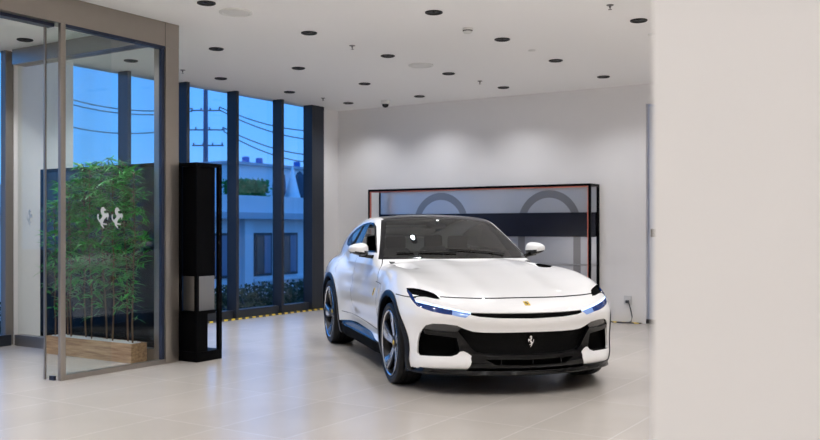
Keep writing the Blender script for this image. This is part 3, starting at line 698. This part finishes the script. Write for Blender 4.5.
SEAMS_SIDE = [strip([(-.80,.36),(-.74,.60),(-.80,.87),(-1.0,1.02),(-1.20,1.14)], .007), strip([(-1.98,.42),(-2.03,.70),(-2.06,1.13)], .007),
              strip([(-2.74,.86),(-2.88,.98),(-2.98,1.10),(-2.99,1.17)], .007), strip([(-.80,.375),(-1.3,.40),(-1.9,.425),(-2.45,.44)], .007),
              strip([(.47,.808),(.39,.812),(.30,.818),(.19,.823)], .008), strip([(-.44,.80),(-.565,.864),(-.90,.872),(-1.13,.885)][:3], .007)]
SEAM_FRONT = strip([(0.915,.810),(.86,.822),(.80,.824),(0.719,0.822),(0.603,0.814),(0.412,0.807),(0.210,0.806),(0,0.807),(-.21,.806),(-.412,.807),(-.603,.814),(-.719,.822),(-.80,.824),(-.86,.822),(-.915,.810)], .0085)
TOP = {
 'roof': [(-1.5,.02)][:0] + [(-1.45,.0),(-1.55,.30),(-1.68,.50),(-1.80,.595),(-2.2,.60),(-2.7,.585),(-3.2,.55),(-3.2,0)],
 'back': [(-3.22,0),(-3.22,.53),(-3.72,.45),(-3.76,0)],
 'vent': [(-.78,.752),(-.74,.785),(-.50,.788),(-.36,.776),(-.42,.752),(-.60,.748)],
}

Pv, Qf = surface_nets()
bm = bmesh.new()
vs = [bm.verts.new(p) for p in Pv.tolist()]
for q in Qf.tolist():
    try: bm.faces.new([vs[i] for i in q])
    except ValueError: pass
bm.normal_update()

def cut(poly, plane, filt, closed=True):
    """score the surface along an outline; plane 'f' (y,z), 's' (x,z), 't' (x,y)"""
    i, j = {'f': (1,2), 's': (0,2), 't': (0,1)}[plane]
    n = len(poly)
    P = np.array(poly); lo = P.min(0)-.03; hi = P.max(0)+.03
    cand = set()
    for f in bm.faces:
        c = f.verts[0].co
        if lo[0] < c[i] < hi[0] and lo[1] < c[j] < hi[1]:
            if filt(f.calc_center_median(), f.normal): cand.add(f)
    for k in range(n if closed else n-1):
        a = Vector(poly[k]); b = Vector(poly[(k+1)%n]); d = b-a
        if d.length < 1e-6: continue
        m = .012; x0, x1 = min(a.x,b.x)-m, max(a.x,b.x)+m; y0, y1 = min(a.y,b.y)-m, max(a.y,b.y)+m
        sel = []
        for f in cand:
            if not f.is_valid: continue
            us = [v.co[i] for v in f.verts]; ws = [v.co[j] for v in f.verts]
            if max(us) < x0 or min(us) > x1 or max(ws) < y0 or min(ws) > y1: continue
            s = [(u-a.x)*d.y-(w-a.y)*d.x for u, w in zip(us, ws)]
            if min(s) < 0 < max(s): sel.append(f)
        if not sel: continue
        co = Vector((0,0,0)); co[i] = a.x; co[j] = a.y; no = Vector((0,0,0)); no[i] = d.y; no[j] = -d.x
        geom = list({v for f in sel for v in f.verts} | {e for f in sel for e in f.edges}) + sel
        r = bmesh.ops.bisect_plane(bm, geom=geom, dist=1e-5, plane_co=co, plane_no=no.normalized())
        cand = {f for f in cand if f.is_valid}
        for g in r['geom']:
            if isinstance(g, bmesh.types.BMFace): cand.add(g)
        for g in r['geom_cut']:
            if isinstance(g, bmesh.types.BMEdge):
                for f in g.link_faces: cand.add(f)
is_front = lambda c, n: c.x > .05
left_ = lambda c, n: c.x > .05
for k, p in FR.items():
    cut(p, 'f', lambda c, n: c.x > .05 and c.y > 0 and n.x > -.2); cut([(-a, b) for a, b in p], 'f', lambda c, n: c.x > .05 and c.y < 0 and n.x > -.2)
for k, p in FC.items():
    cut(p, 'f', (lambda c, n: c.x > .05) if k not in ('windscreen', 'screen_surround') else (lambda c, n: -2.3 < c.x < -.45 and c.z > 1.06 and n.x > .1))
cut(SEAM_FRONT, 'f', lambda c, n: c.x > .25)
for k, p in SD.items():
    zmin = 1.1 if 'glass' in k else 0
    for sg in (1, -1): cut(p, 's', lambda c, n: c.y*sg > .5 and c.z > zmin and (zmin == 0 or n.y*sg > .3))
for p in SEAMS_SIDE:
    for sg in (1, -1): cut(p, 's', lambda c, n: c.y*sg > .6 and n.y*sg > .2)
for k, p in TOP.items():
    for sg in (1, -1):
        cut([(a, b*sg) for a, b in p], 't', (lambda c, n: c.z > 1.2 and c.y*sg > -.05 and n.z > .2) if k != 'vent' else (lambda c, n: c.z > .9 and n.z > .3))
bm.normal_update(); bm.verts.ensure_lookup_table(); bm.faces.ensure_lookup_table()

# classify every face
Cc = np.array([f.calc_center_median()[:] for f in bm.faces]); Nn = np.array([f.normal[:] for f in bm.faces])
x, y, z = Cc.T; ay = np.abs(y); part = np.full(len(Cc), 'body', dtype='U20')
part[(in_poly(x, ay, TOP['roof'])) & (z > 1.3)] = 'roof_panel'
part[(in_poly(x, ay, TOP['back'])) & (z > 1.2)] = 'rear_window'
part[in_poly(y, z, FC['screen_surround']) & (x < -.45) & (x > -2.0) & (Nn[:,0] > .1)] = 'screen_surround'
part[in_poly(y, z, FC['windscreen']) & (x < -.45) & (x > -2.0) & (Nn[:,0] > .1)] = 'windscreen'
for k, nm in (('glass_trim','window_trim'),('front_glass','front_window'),('rear_glass','rear_side_window')):
    part[in_poly(x, z, SD[k]) & (ay > .5) & (np.abs(Nn[:,1]) > .3)] = nm
part[in_poly(x, ay, TOP['vent']) & (z > .85)] = 'bonnet_vent'
fz = np.interp(x, [-.85,-.565,-.44,.1,.30,.47,.8], [.875,.864,.80,.826,.818,.808,.808])
hood_line = np.where(x > .3, .0, fz)
dline = np.interp(ay, [0,.21,.412,.603,.719,.80,.86,.915], [.807,.806,.807,.814,.822,.824,.822,.810])
isf = (x > .3)
b_ = part == 'body'
hood = b_ & (x > -1.0) & (z > np.where(isf, dline, fz)) & (x > -.80 + np.maximum(0, .0))
part[hood] = 'bonnet'
seam = (in_poly(y, z, SEAM_FRONT) | ((np.abs(z - dline) < .003) & (ay < .90))) & (x > .3)
for p in SEAMS_SIDE: seam |= in_poly(x, z, p) & (ay > .6) & (np.abs(Nn[:,1]) > .2)
doorf = (part == 'body') & (ay > .6) & (x < np.interp(z, [.36,.60,.87,1.02,1.14], [-.80,-.74,-.80,-1.0,-1.2])) & (x > np.interp(z, [.42,.70,1.13], [-1.98,-2.03,-2.06])) & (z > np.interp(-x, [.8,1.3,1.9,2.45], [.375,.40,.425,.44])) & (z < 1.152)
doorr = (part == 'body') & (ay > .6) & (x < np.interp(z, [.42,.70,1.13], [-1.98,-2.03,-2.06])) & (x > np.interp(z, [.86,.98,1.10,1.17], [-2.74,-2.88,-2.98,-2.99])) & (z > np.interp(-x, [.8,1.3,1.9,2.45], [.375,.40,.425,.44])) & (z < 1.18)
part[doorf] = 'front_door'; part[doorr] = 'rear_door'
part[seam & np.isin(part, ['body','bonnet','front_door','rear_door'])] = 'panel_gap'
part[in_poly(x, z, SD['skirt']) & (ay > .62)] = 'side_skirt'; part[(part == 'side_skirt') & (Nn[:,2] < .12)] = 'sill_face'
front = x > .05
for k in ('lamp_edge','lamp_low'): part[in_poly(ay, z, FR[k]) & front & (Nn[:,0] > -.2)] = 'headlight'
part[in_poly(ay, z, FR['lamp_upper']) & front] = 'lamp_duct'
for k in ('drl','lamp_pale'): part[in_poly(ay, z, FR[k]) & front] = k
part[in_poly(y, z, FC['grille']) & front] = 'grille'
part[in_poly(ay, z, FR['bar']) & front] = 'grille_frame'
part[in_poly(y, z, FC['centre_low']) & front & (Nn[:,0] > .1)] = 'lower_bumper'
part[in_poly(y, z, FC['lower_opening']) & front & (Nn[:,0] > .1)] = 'lower_opening'
part[in_poly(ay, z, FR['intake']) & front] = 'air_intake'
part[in_poly(ay, z, FR['intake_lamp']) & front] = 'fog_lamp'
part[in_poly(y, z, FC['slot']) & front] = 'nose_slot'
part[(z < .215) & (Nn[:,2] < -.4) & (part == 'body')] = 'underbody'
wheelz = lambda ks: (in_poly(x, z, SD[ks]) & (ay > .62))
for s in ('f', 'r'):
    part[wheelz('trim_'+s)] = 'wheel_arch'; part[wheelz('cut_'+s)] = 'DEL'

# ------------------------------------------------------------------ paint and trim
def paint_mat():
    m = mat('pearl_white_paint', (0.92, 0.92, 0.92), 0.35, 0.0, coat=1.0, coat_r=0.015)
    m.node_tree.nodes['Principled BSDF'].inputs['Coat IOR'].default_value = 1.75; return m
M_paint = paint_mat()
M_carbon = mat('gloss_black_trim', (0.003, 0.003, 0.0035), 0.15, 0.0, spec=0.35)
M_satin = mat('satin_black_trim', (0.004, 0.004, 0.0045), 0.32, spec=0.3)
M_hole = mat('deep_black', (0.002, 0.002, 0.002), 0.8, spec=0.05)
M_mesh = mat('grille_mesh', (0.003, 0.003, 0.003), 0.6, bump=0.6, nscale=90, spec=0.12)
M_screen = glass_mat('car_windscreen_glass', (0.15, 0.175, 0.17), f0=.12); M_side = glass_mat('car_side_glass', (0.16, 0.17, 0.18))
M_lens = mat('lamp_lens_blue_lit', (0.006, 0.035, 0.19), 0.06, spec=.6)  # black lens; the LED's blue light is mixed into its base colour
M_drl = mat('running_light_on', (0.7, 0.8, 1.0), 0.3, emit=(0.42, 0.66, 1.0), estr=1.25)
M_pale = mat('lamp_pale_lens', (0.18, 0.30, 0.60), 0.15, emit=(0.30, 0.45, 0.9), estr=0.22)
M_foggy = mat('smoked_lamp', (0.05, 0.05, 0.05), 0.2, 0.3, coat=0.6)
M_gap = mat('panel_gap_shadow_black', (0.02, 0.02, 0.02), 0.7)

ph = radians(15.3)
fx, fy = sin(ph)*cos(TH) + cos(ph)*sin(TH), sin(ph)*sin(TH) - cos(ph)*cos(TH)   # forward in the room
cx, cy = .783*cos(TH) - 8.40*sin(TH), .783*sin(TH) + 8.40*cos(TH)
car = tag(empty('car', (cx, cy, 0), math.atan2(fy, fx)), 'white four-door sports SUV with black roof and lit headlights on showroom floor', 'car')

vco = np.array([v.co[:] for v in bm.verts]); bm.verts.index_update()
face_v = [[v.index for v in f.verts] for f in bm.faces]
def sheet(name, sel, m, parent=None, push=(0,0,0), along=0.0, wall=False, back=0.0):
    """the picked faces as a mesh of their own; along/push move it off the body, wall closes the rim"""
    ids = np.nonzero(sel)[0]
    if len(ids) == 0: print('EMPTY PART', name); return None
    used = {}; fs = []
    for i in ids:
        fs.append([used.setdefault(v, len(used)) for v in face_v[i]])
    keys = np.array(list(used.keys())); P = vco[keys].copy(); G = grad(P[:,0],P[:,1],P[:,2]); G /= np.linalg.norm(G,axis=1)[:,None]+1e-9
    D = P + G*along + np.array(push)
    verts = D.tolist(); faces = list(fs); nsurf = len(fs)
    if wall:
        cnt = {}
        for f in fs:
            for a, b in zip(f, f[1:]+f[:1]): cnt[(a,b)] = 1
        base = P - G*back if back else P
        for (a, b) in list(cnt):
            if (b, a) in cnt: continue
            n0 = len(verts); verts += [D[a].tolist(), D[b].tolist(), base[b].tolist(), base[a].tolist()]
            faces.append([n0+1, n0, n0+3, n0+2])
    me = bpy.data.meshes.new(name); me.from_pydata(verts, [], faces); me.update()
    me.polygons.foreach_set('use_smooth', [True]*len(me.polygons))
    nrm = []
    for p in me.polygons:
        if p.index < nsurf:
            for v in p.vertices: nrm.append(G[v].tolist())
        else:
            for v in p.vertices: nrm.append(tuple(p.normal))
    me.normals_split_custom_set(nrm)
    o = bpy.data.objects.new(name, me); COL.objects.link(o); me.materials.append(m)
    if parent: o.parent = parent
    return o
S = lambda n: part == n
Lf, Rt = y > 0, y < 0
sheet('body', S('body'), M_paint, car, wall=True, along=0.0, back=0.02)
sheet('bonnet', S('bonnet'), M_paint, car)
for s in (Lf, Rt):
    sheet('front_door', S('front_door') & s, M_paint, car); sheet('rear_door', S('rear_door') & s, M_paint, car)
    tr_ = sheet('window_trim', S('window_trim') & s, M_carbon, car, along=.002, wall=True)
    (sheet('side_window', S('front_window') & s, M_side, car, along=-.004) if s is Lf else None); sheet('side_window', S('rear_side_window') & s, M_side, car, along=-.004)
    sheet('side_skirt', S('side_skirt') & s, M_carbon, car, along=.004, wall=True)
    sheet('sill', S('sill_face') & s, M_hole, car, along=.004, wall=True)
    hl = sheet('headlight', S('headlight') & s, M_lens, car, along=-.010, wall=True)
    sheet('headlight_duct', S('lamp_duct') & s, M_hole, hl, along=-.02, wall=True)
    sheet('running_light', S('drl') & s, M_drl, hl, along=-.003, wall=True); sheet('lamp_insert', S('lamp_pale') & s, M_pale, hl, along=-.005, wall=True)
    sheet('air_intake', S('air_intake') & s, M_hole, car, push=(-.09,0,0), wall=True); sheet('fog_lamp', S('fog_lamp') & s, M_foggy, car, along=-.012, wall=True)
    sheet('bonnet_vent', S('bonnet_vent') & s, M_hole, car, along=-.025, wall=True)
    for f_ in (x > -1.5, x < -1.5): sheet('wheel_arch', S('wheel_arch') & s & f_, M_satin, car, along=.008, wall=True, back=.04)
sheet('panel_gap', S('panel_gap'), M_gap, car, along=-.006, wall=True)
sheet('roof_panel', S('roof_panel'), M_carbon, car, along=.001, wall=True)
sheet('rear_window', S('rear_window'), M_side, car, along=-.003)
sheet('windscreen_surround', S('screen_surround'), M_carbon, car, along=-.001)
sheet('windscreen', S('windscreen'), M_screen, car, along=-.003)
sheet('grille', S('grille'), M_mesh, car, push=(-.055,0,0), wall=True)
sheet('grille_frame', S('grille_frame'), M_carbon, car, along=.004, wall=True, back=.03)
lb_ = sheet('lower_bumper', S('lower_bumper'), M_carbon, car, along=.002, wall=True)
sheet('lower_opening', S('lower_opening'), M_hole, car, push=(-.06,0,0), wall=True)
sheet('nose_slot', S('nose_slot'), M_hole, car, push=(-.012,0,0), wall=True)
sheet('underbody', S('underbody'), M_hole, car)
bm.free()

def surf_x(yy, zz):      # x of the nose at (y, z)
    xs_ = np.linspace(1.1, 0.0, 1200); f = field(xs_, np.full_like(xs_, yy), np.full_like(xs_, zz)); return float(xs_[np.argmax(f < 0)])
def surf_y(xx, zz):
    ys_ = np.linspace(1.2, 0.3, 900); f = field(np.full_like(ys_, xx), ys_, np.full_like(ys_, zz)); return float(ys_[np.argmax(f < 0)])
def surf_z(xx, yy, z0=1.7):
    zs_ = np.linspace(z0, 0.3, 1400); f = field(np.full_like(zs_, xx), np.full_like(zs_, yy), zs_); return float(zs_[np.argmax(f < 0)])

# splitter: a blade following the nose in plan
out = []
for k in range(25):
    yy = -.95 + 1.9*k/24; out.append((max(surf_x(yy, .235) if abs(yy) < .93 else .36, .34) + .012, yy*1.008))
bmx = bmesh.new()
o_ = out; inn = [(px_ - .22, py_*.93) for px_, py_ in out]
rows = [[(a, b, .180) for a, b in inn], [(a-.004, b, .174) for a, b in o_], [(a, b, .186) for a, b in o_], [(a-.012, b*.995, .212 + .035*max(0, abs(b)-.5)) for a, b in o_], [(a, b, .225) for a, b in inn]]
vr = [[bmx.verts.new(p) for p in r] for r in rows]
for i in range(5):
    for k in range(24): bmx.faces.new((vr[i][k], vr[i][k+1], vr[(i+1)%5][k+1], vr[(i+1)%5][k]))
bmx.faces.new([r[0] for r in vr]); bmx.faces.new([r[-1] for r in vr][::-1]); bmesh.ops.recalc_face_normals(bmx, faces=bmx.faces)
bobj('front_splitter', bmx, M_carbon, car, 35)
for yy in (-.27, 0, .27):
    xx = surf_x(yy, .285); o = box('splitter_fin', xx-.058, xx-.004, yy-.004, yy+.004, .262, .308, M_carbon, car)
# wheel wells and floor pan
for (ax_, az), r in ((FAX, .455), (RAX, .462)):
    for sg in (1, -1):
        bmx = bmesh.new(); a_ = arc(ax_, az, r, -18, 198, 28)
        v0 = [bmx.verts.new((u, sg*.56, w)) for u, w in a_]; v1 = [bmx.verts.new((u, sg*(surf_y(u, max(w, .3)) - .035), w)) for u, w in a_]
        for k in range(28): bmx.faces.new((v0[k], v0[k+1], v1[k+1], v1[k]))
        bmx.faces.new(v0)
        bobj('wheel_liner', bmx, M_hole, car)
# ------------------------------------------------------------------ badges
M_yellow = mat('badge_yellow', (0.75, 0.52, 0.03), 0.35, coat=.5); M_chrome = mat('badge_chrome', (0.80, 0.80, 0.80), 0.12, 1.0); M_ink = mat('badge_black', (0.01, 0.01, 0.01), 0.4)
def frame_at(p):
    g = grad(np.array([p[0]]), np.array([p[1]]), np.array([p[2]]))[0]; n = Vector(g).normalized(); return n
# bonnet badge
zb = surf_z(.80, 0.0); n = frame_at((.80, 0, zb)); r_ = Vector((0, 1, 0)); u_ = n.cross(r_).normalized()
if u_.z < 0: u_ = -u_
def on(p0, r, u, n, lift): return lambda a, b, d: Vector(p0) + r*a + u*b + n*(d + lift)
def shield(w, h): return [(-w/2,h/2),(w/2,h/2),(w/2,-h*.1),(w*.36,-h*.32),(0,-h/2),(-w*.36,-h*.32),(-w/2,-h*.1)]
hb = horse('bonnet_badge', M_yellow, car, lambda u, v, d: (0, 0, 0), 0.0); bpy.data.objects.remove(hb)
def badge(p0, r, u, n, poly, hh, name):
    bmx = bmesh.new(); add_prism(bmx, poly, 0, .004, on(p0, r, u, n, -.001)); b = bobj(name, bmx, M_yellow, car)
    bmx = bmesh.new(); add_prism(bmx, [((.29-a)*hh, (v-.5)*hh) for a, v in HORSE], 0, .001, on(p0, r, u, n, .003)); bobj('horse_emblem', bmx, M_ink, b); return b
badge((.80, 0, zb), r_, u_, n, [(-.024,.034),(.024,.034),(.024,-.034),(-.024,-.034)], .052, 'bonnet_badge')
for sg in (1, -1):
    ys_ = surf_y(-.94, .767)*sg; n = frame_at((-.94, ys_, .767)); r2 = Vector((sg*-1, 0, 0)); r2 = (r2 - n*r2.dot(n)).normalized(); u2 = n.cross(r2).normalized()
    if u2.z < 0: u2 = -u2
    badge((-.94, ys_, .767), r2, u2, n, shield(.062, .088), .062, 'shield_badge')
xg = surf_x(-.0, .45) - .03
bmx = bmesh.new(); add_prism(bmx, [((.29-a)*.094, (v-.5)*.094) for a, v in HORSE], 0, .012, lambda a, b, d: Vector((xg + d, a, .455 + b))); bobj('grille_horse', bmx, M_chrome, car)

# ------------------------------------------------------------------ mirrors
def mirror(sg):
    bmx = bmesh.new()
    bmesh.ops.create_uvsphere(bmx, u_segments=24, v_segments=16, radius=1.0)
    for v in bmx.verts:
        c = v.co; c.y = math.copysign(abs(c.y)**.8, c.y); c.z = math.copysign(abs(c.z)**.72, c.z)
        c.x = c.x*.13 if c.x > 0 else c.x*.085; t = c.y; c.y = c.y*.108; c.z = c.z*(.074 - .026*t) if c.z > 0 else c.z*(.058 - .012*t)
        c.z += .012*t; c.x -= .02*t*t
    for v in bmx.verts: v.co = Vector((-1.35 + v.co.x, sg*(1.005 + v.co.y), 1.178 + v.co.z))
    if sg < 0: bmesh.ops.reverse_faces(bmx, faces=bmx.faces)
    low = [f for f in bmx.faces if f.calc_center_median().z < 1.163]
    b2 = bmesh.new(); mp = {}
    for f in low:
        b2.faces.new([mp.setdefault(v.index, b2.verts.new(v.co)) if v.index not in mp else mp[v.index] for v in f.verts])
    bmesh.ops.delete(bmx, geom=low, context='FACES')
    m = bobj('door_mirror', bmx, M_paint, car, 60)
    add_tube(b2, [(-1.34, sg*1.0, 1.13), (-1.33, sg*.93, 1.115), (-1.32, sg*.85, 1.105)], [.022, .018, .022], 8)
    bobj('mirror_base', b2, M_carbon, m, 60)
    box('mirror_glass', -1.445, -1.437, sg*1.005-.075, sg*1.005+.075, 1.14, 1.21, mat('mirror_silver', (.8,.8,.8), .02, 1.0) if sg > 0 else bpy.data.materials['mirror_silver'], m)
mirror(1); mirror(-1)

# ------------------------------------------------------------------ wipers
M_wiper = mat('wiper_black', (0.01, 0.01, 0.01), 0.4)
for pts in ([(.46), (-.16)], [(-.10), (-.66)]):
    y0, y1 = pts; P_ = []
    for k in range(7):
        yy = y0 + (y1-y0)*k/6; xx = -.80 - .50*yy*yy - .012*k; P_.append((xx, yy, max(surf_z(xx, yy), 1.0) + .012))
    tube('wiper', P_, .008, M_wiper, car, 6)

# ------------------------------------------------------------------ wheels
M_tyre = mat('tyre_rubber', (0.005, 0.005, 0.0055), 0.5, spec=.3); M_rimb = mat('rim_dark', (0.02, 0.02, 0.022), 0.3, 0.6)
M_rimf = mat('rim_machined', (0.62, 0.63, 0.65), 0.22, 1.0); M_disc = mat('brake_disc', (0.18, 0.18, 0.18), 0.35, 0.9); M_cal = mat('caliper_yellow', (0.6, 0.45, 0.03), .4)
def wheel(R, rim, w, x0, zc_, sg, yout):
    t = empty('wheel', (x0, sg*(yout - w/2), zc_), 0, car)
    h = w/2
    # tyre, with tread grooves
    pr = [(rim-.004,-h+.03),(rim+.006,-h+.012),(rim+.03,-h+.002),(R-.03,-h+.002),(R-.010,-h+.012),(R-.002,-h+.035)]
    for g in (-.075,-.028,.028,.075): pr += [(R,g-.006),(R-.008,g-.004),(R-.008,g+.004),(R,g+.006)]
    pr += [(R-.002,h-.035),(R-.010,h-.012),(R-.03,h-.002),(rim+.03,h-.002),(rim+.006,h-.012),(rim-.004,h-.03)]
    lathe('tyre', pr, M_tyre, t, 64, axis='y', smooth=30)
    lathe('rim_barrel', [(rim,-h+.02),(rim-.002,-h+.006),(rim-.016,-h+.012),(rim-.028,-h+.05),(rim-.035,h-.05),(rim-.018,h-.012),(rim-.002,h-.006),(rim,h-.02)], M_rimb, t, 64, axis='y')
    lathe('rim_lip', [(rim-.001,sg*(h-.005)),(rim-.007,sg*(h-.003)),(rim-.016,sg*(h-.012))], M_rimf, t, 64, axis='y')
    lathe('brake_disc', [(.07,sg*(h-.155)),(.20,sg*(h-.155)),(.20,sg*(h-.180)),(.07,sg*(h-.180))], M_disc, t, 40, axis='y')
    bmx = bmesh.new(); pl_ = arc(0,0,.215,20,80,8) + arc(0,0,.13,80,20,8); add_prism(bmx, pl_, h-.19, h-.12, lambda a, b, d: Vector((a, sg*d, b))); bobj('brake_caliper', bmx, M_cal, t)
    lathe('wheel_face_hub', [(.0,sg*(h-.045)),(.055,sg*(h-.045)),(.075,sg*(h-.055)),(.085,sg*(h-.12)),(0,sg*(h-.12))], M_rimb, t, 32, axis='y')
    lathe('hub_cap', [(.0,sg*(h-.038)),(.018,sg*(h-.039)),(.024,sg*(h-.046))], M_yellow, t, 24, axis='y')
    rr = rim-.012
    for k in range(5):
        a0 = radians(90 + 72*k + (8 if x0 > -1 else 30))
        def pt(r, a, d): return Vector((r*cos(a0+a*sg), sg*d, r*sin(a0+a*sg)))
        bmx = bmesh.new(); prev = None; N = 8
        for i in range(N+1):
            f = i/N; r = .045 + (rr-.045)*f; tw = .22*f*f
            wA = (.034 + .022*f + .040*f**2)/r; wB = wA*.92
            top = h-.050 + .036*f**1.5; 
            ring = [bmx.verts.new(pt(r, -wA+tw, top-.010)), bmx.verts.new(pt(r, -wA*.75+tw, top)), bmx.verts.new(pt(r, wA*.75+tw, top)), bmx.verts.new(pt(r, wA+tw, top-.010)), bmx.verts.new(pt(r, wA*.8+tw, top-.050)), bmx.verts.new(pt(r, -wA*.8+tw, top-.050))]
            if prev:
                for j in range(6):
                    fc = bmx.faces.new((prev[j], prev[(j+1)%6], ring[(j+1)%6], ring[j])); fc.material_index = 0 if j in (1,) else 1
            else: bmx.faces.new(ring)
            prev = ring
        bmx.faces.new(prev[::-1]); bmesh.ops.recalc_face_normals(bmx, faces=bmx.faces)
        bobj('spoke', bmx, [M_rimf, M_rimb], t, 30)
    return t
for sg in (-1, 1):
    wheel(.368, .297, .255, 0, .368, sg, 1.012); wheel(.386, .312, .305, -3.018, .386, sg, 1.028)

# ------------------------------------------------------------------ cabin
M_seat = mat('seat_leather', (0.006, 0.006, 0.007), 0.6); M_dash = mat('dash_black', (0.004, 0.004, 0.0045), 0.6)
bmx = bmesh.new()
add_box(bmx, -3.6, -.75, -.80, .80, .20, .30); bobj('cabin_floor', bmx, M_hole, car)
bmx = bmesh.new()
prof = [(-.70,.99),(-.95,1.065),(-1.20,1.075),(-1.38,1.03),(-1.42,.90),(-1.30,.70),(-.70,.60)]
add_prism(bmx, prof, -.76, .76, lambda a, b, d: Vector((a, d, b))); bobj('dashboard', bmx, M_dash, car)
def seat(x0, y0):
    t = bmesh.new(); add_box(t, x0-.25, x0+.25, y0-.24, y0+.24, .36, .56, .05)
    s_ = bobj('seat', t, M_seat, car, 40)
    t = bmesh.new(); add_prism(t, [(-.23,0),(.23,0),(.25,.35),(.19,.58),(.11,.64),(-.11,.64),(-.19,.58),(-.25,.35)], 0, .12, lambda a, b, d: Vector((x0-.20-d-.28*b, y0+a, .54+b)))
    bobj('backrest', t, M_seat, s_)
    t = bmesh.new(); add_box(t, x0-.52, x0-.42, y0-.12, y0+.12, 1.16, 1.32, .035); bobj('headrest', t, M_seat, s_, 40)
for x0 in (-1.75, -2.75):
    for y0 in (-.38, .38): seat(x0, y0)
# steering wheel on the left
c0 = Vector((-1.46, .38, 1.02)); nrm = Vector((-.92, 0, .38)).normalized(); e1 = Vector((0,1,0)); e2 = nrm.cross(e1).normalized()
bmx = bmesh.new(); ring = [c0 + e1*.18*cos(2*pi*k/24) + e2*.17*sin(2*pi*k/24) for k in range(25)]
add_tube(bmx, ring, .015, 8, cap=False); sw = bobj('steering_wheel', bmx, M_dash, car, 60)
bmx = bmesh.new()
for a in (0, pi, -pi/2 if e2.z > 0 else pi/2): add_tube(bmx, [c0, c0 + e1*.17*cos(a) + e2*.16*sin(a)], .013, 6)
add_tube(bmx, [c0, c0 - nrm*.25], .03, 8); bobj('wheel_spokes', bmx, M_dash, sw, 60)
# inner mirror pod at the top of the screen
bmx = bmesh.new(); add_box(bmx, -1.86, -1.80, -.115, .115, 1.405, 1.46, .02); add_tube(bmx, [(-1.82, 0, 1.45), (-1.78, 0, 1.50)], .012); bobj('rear_view_mirror', bmx, M_dash, car, 40)
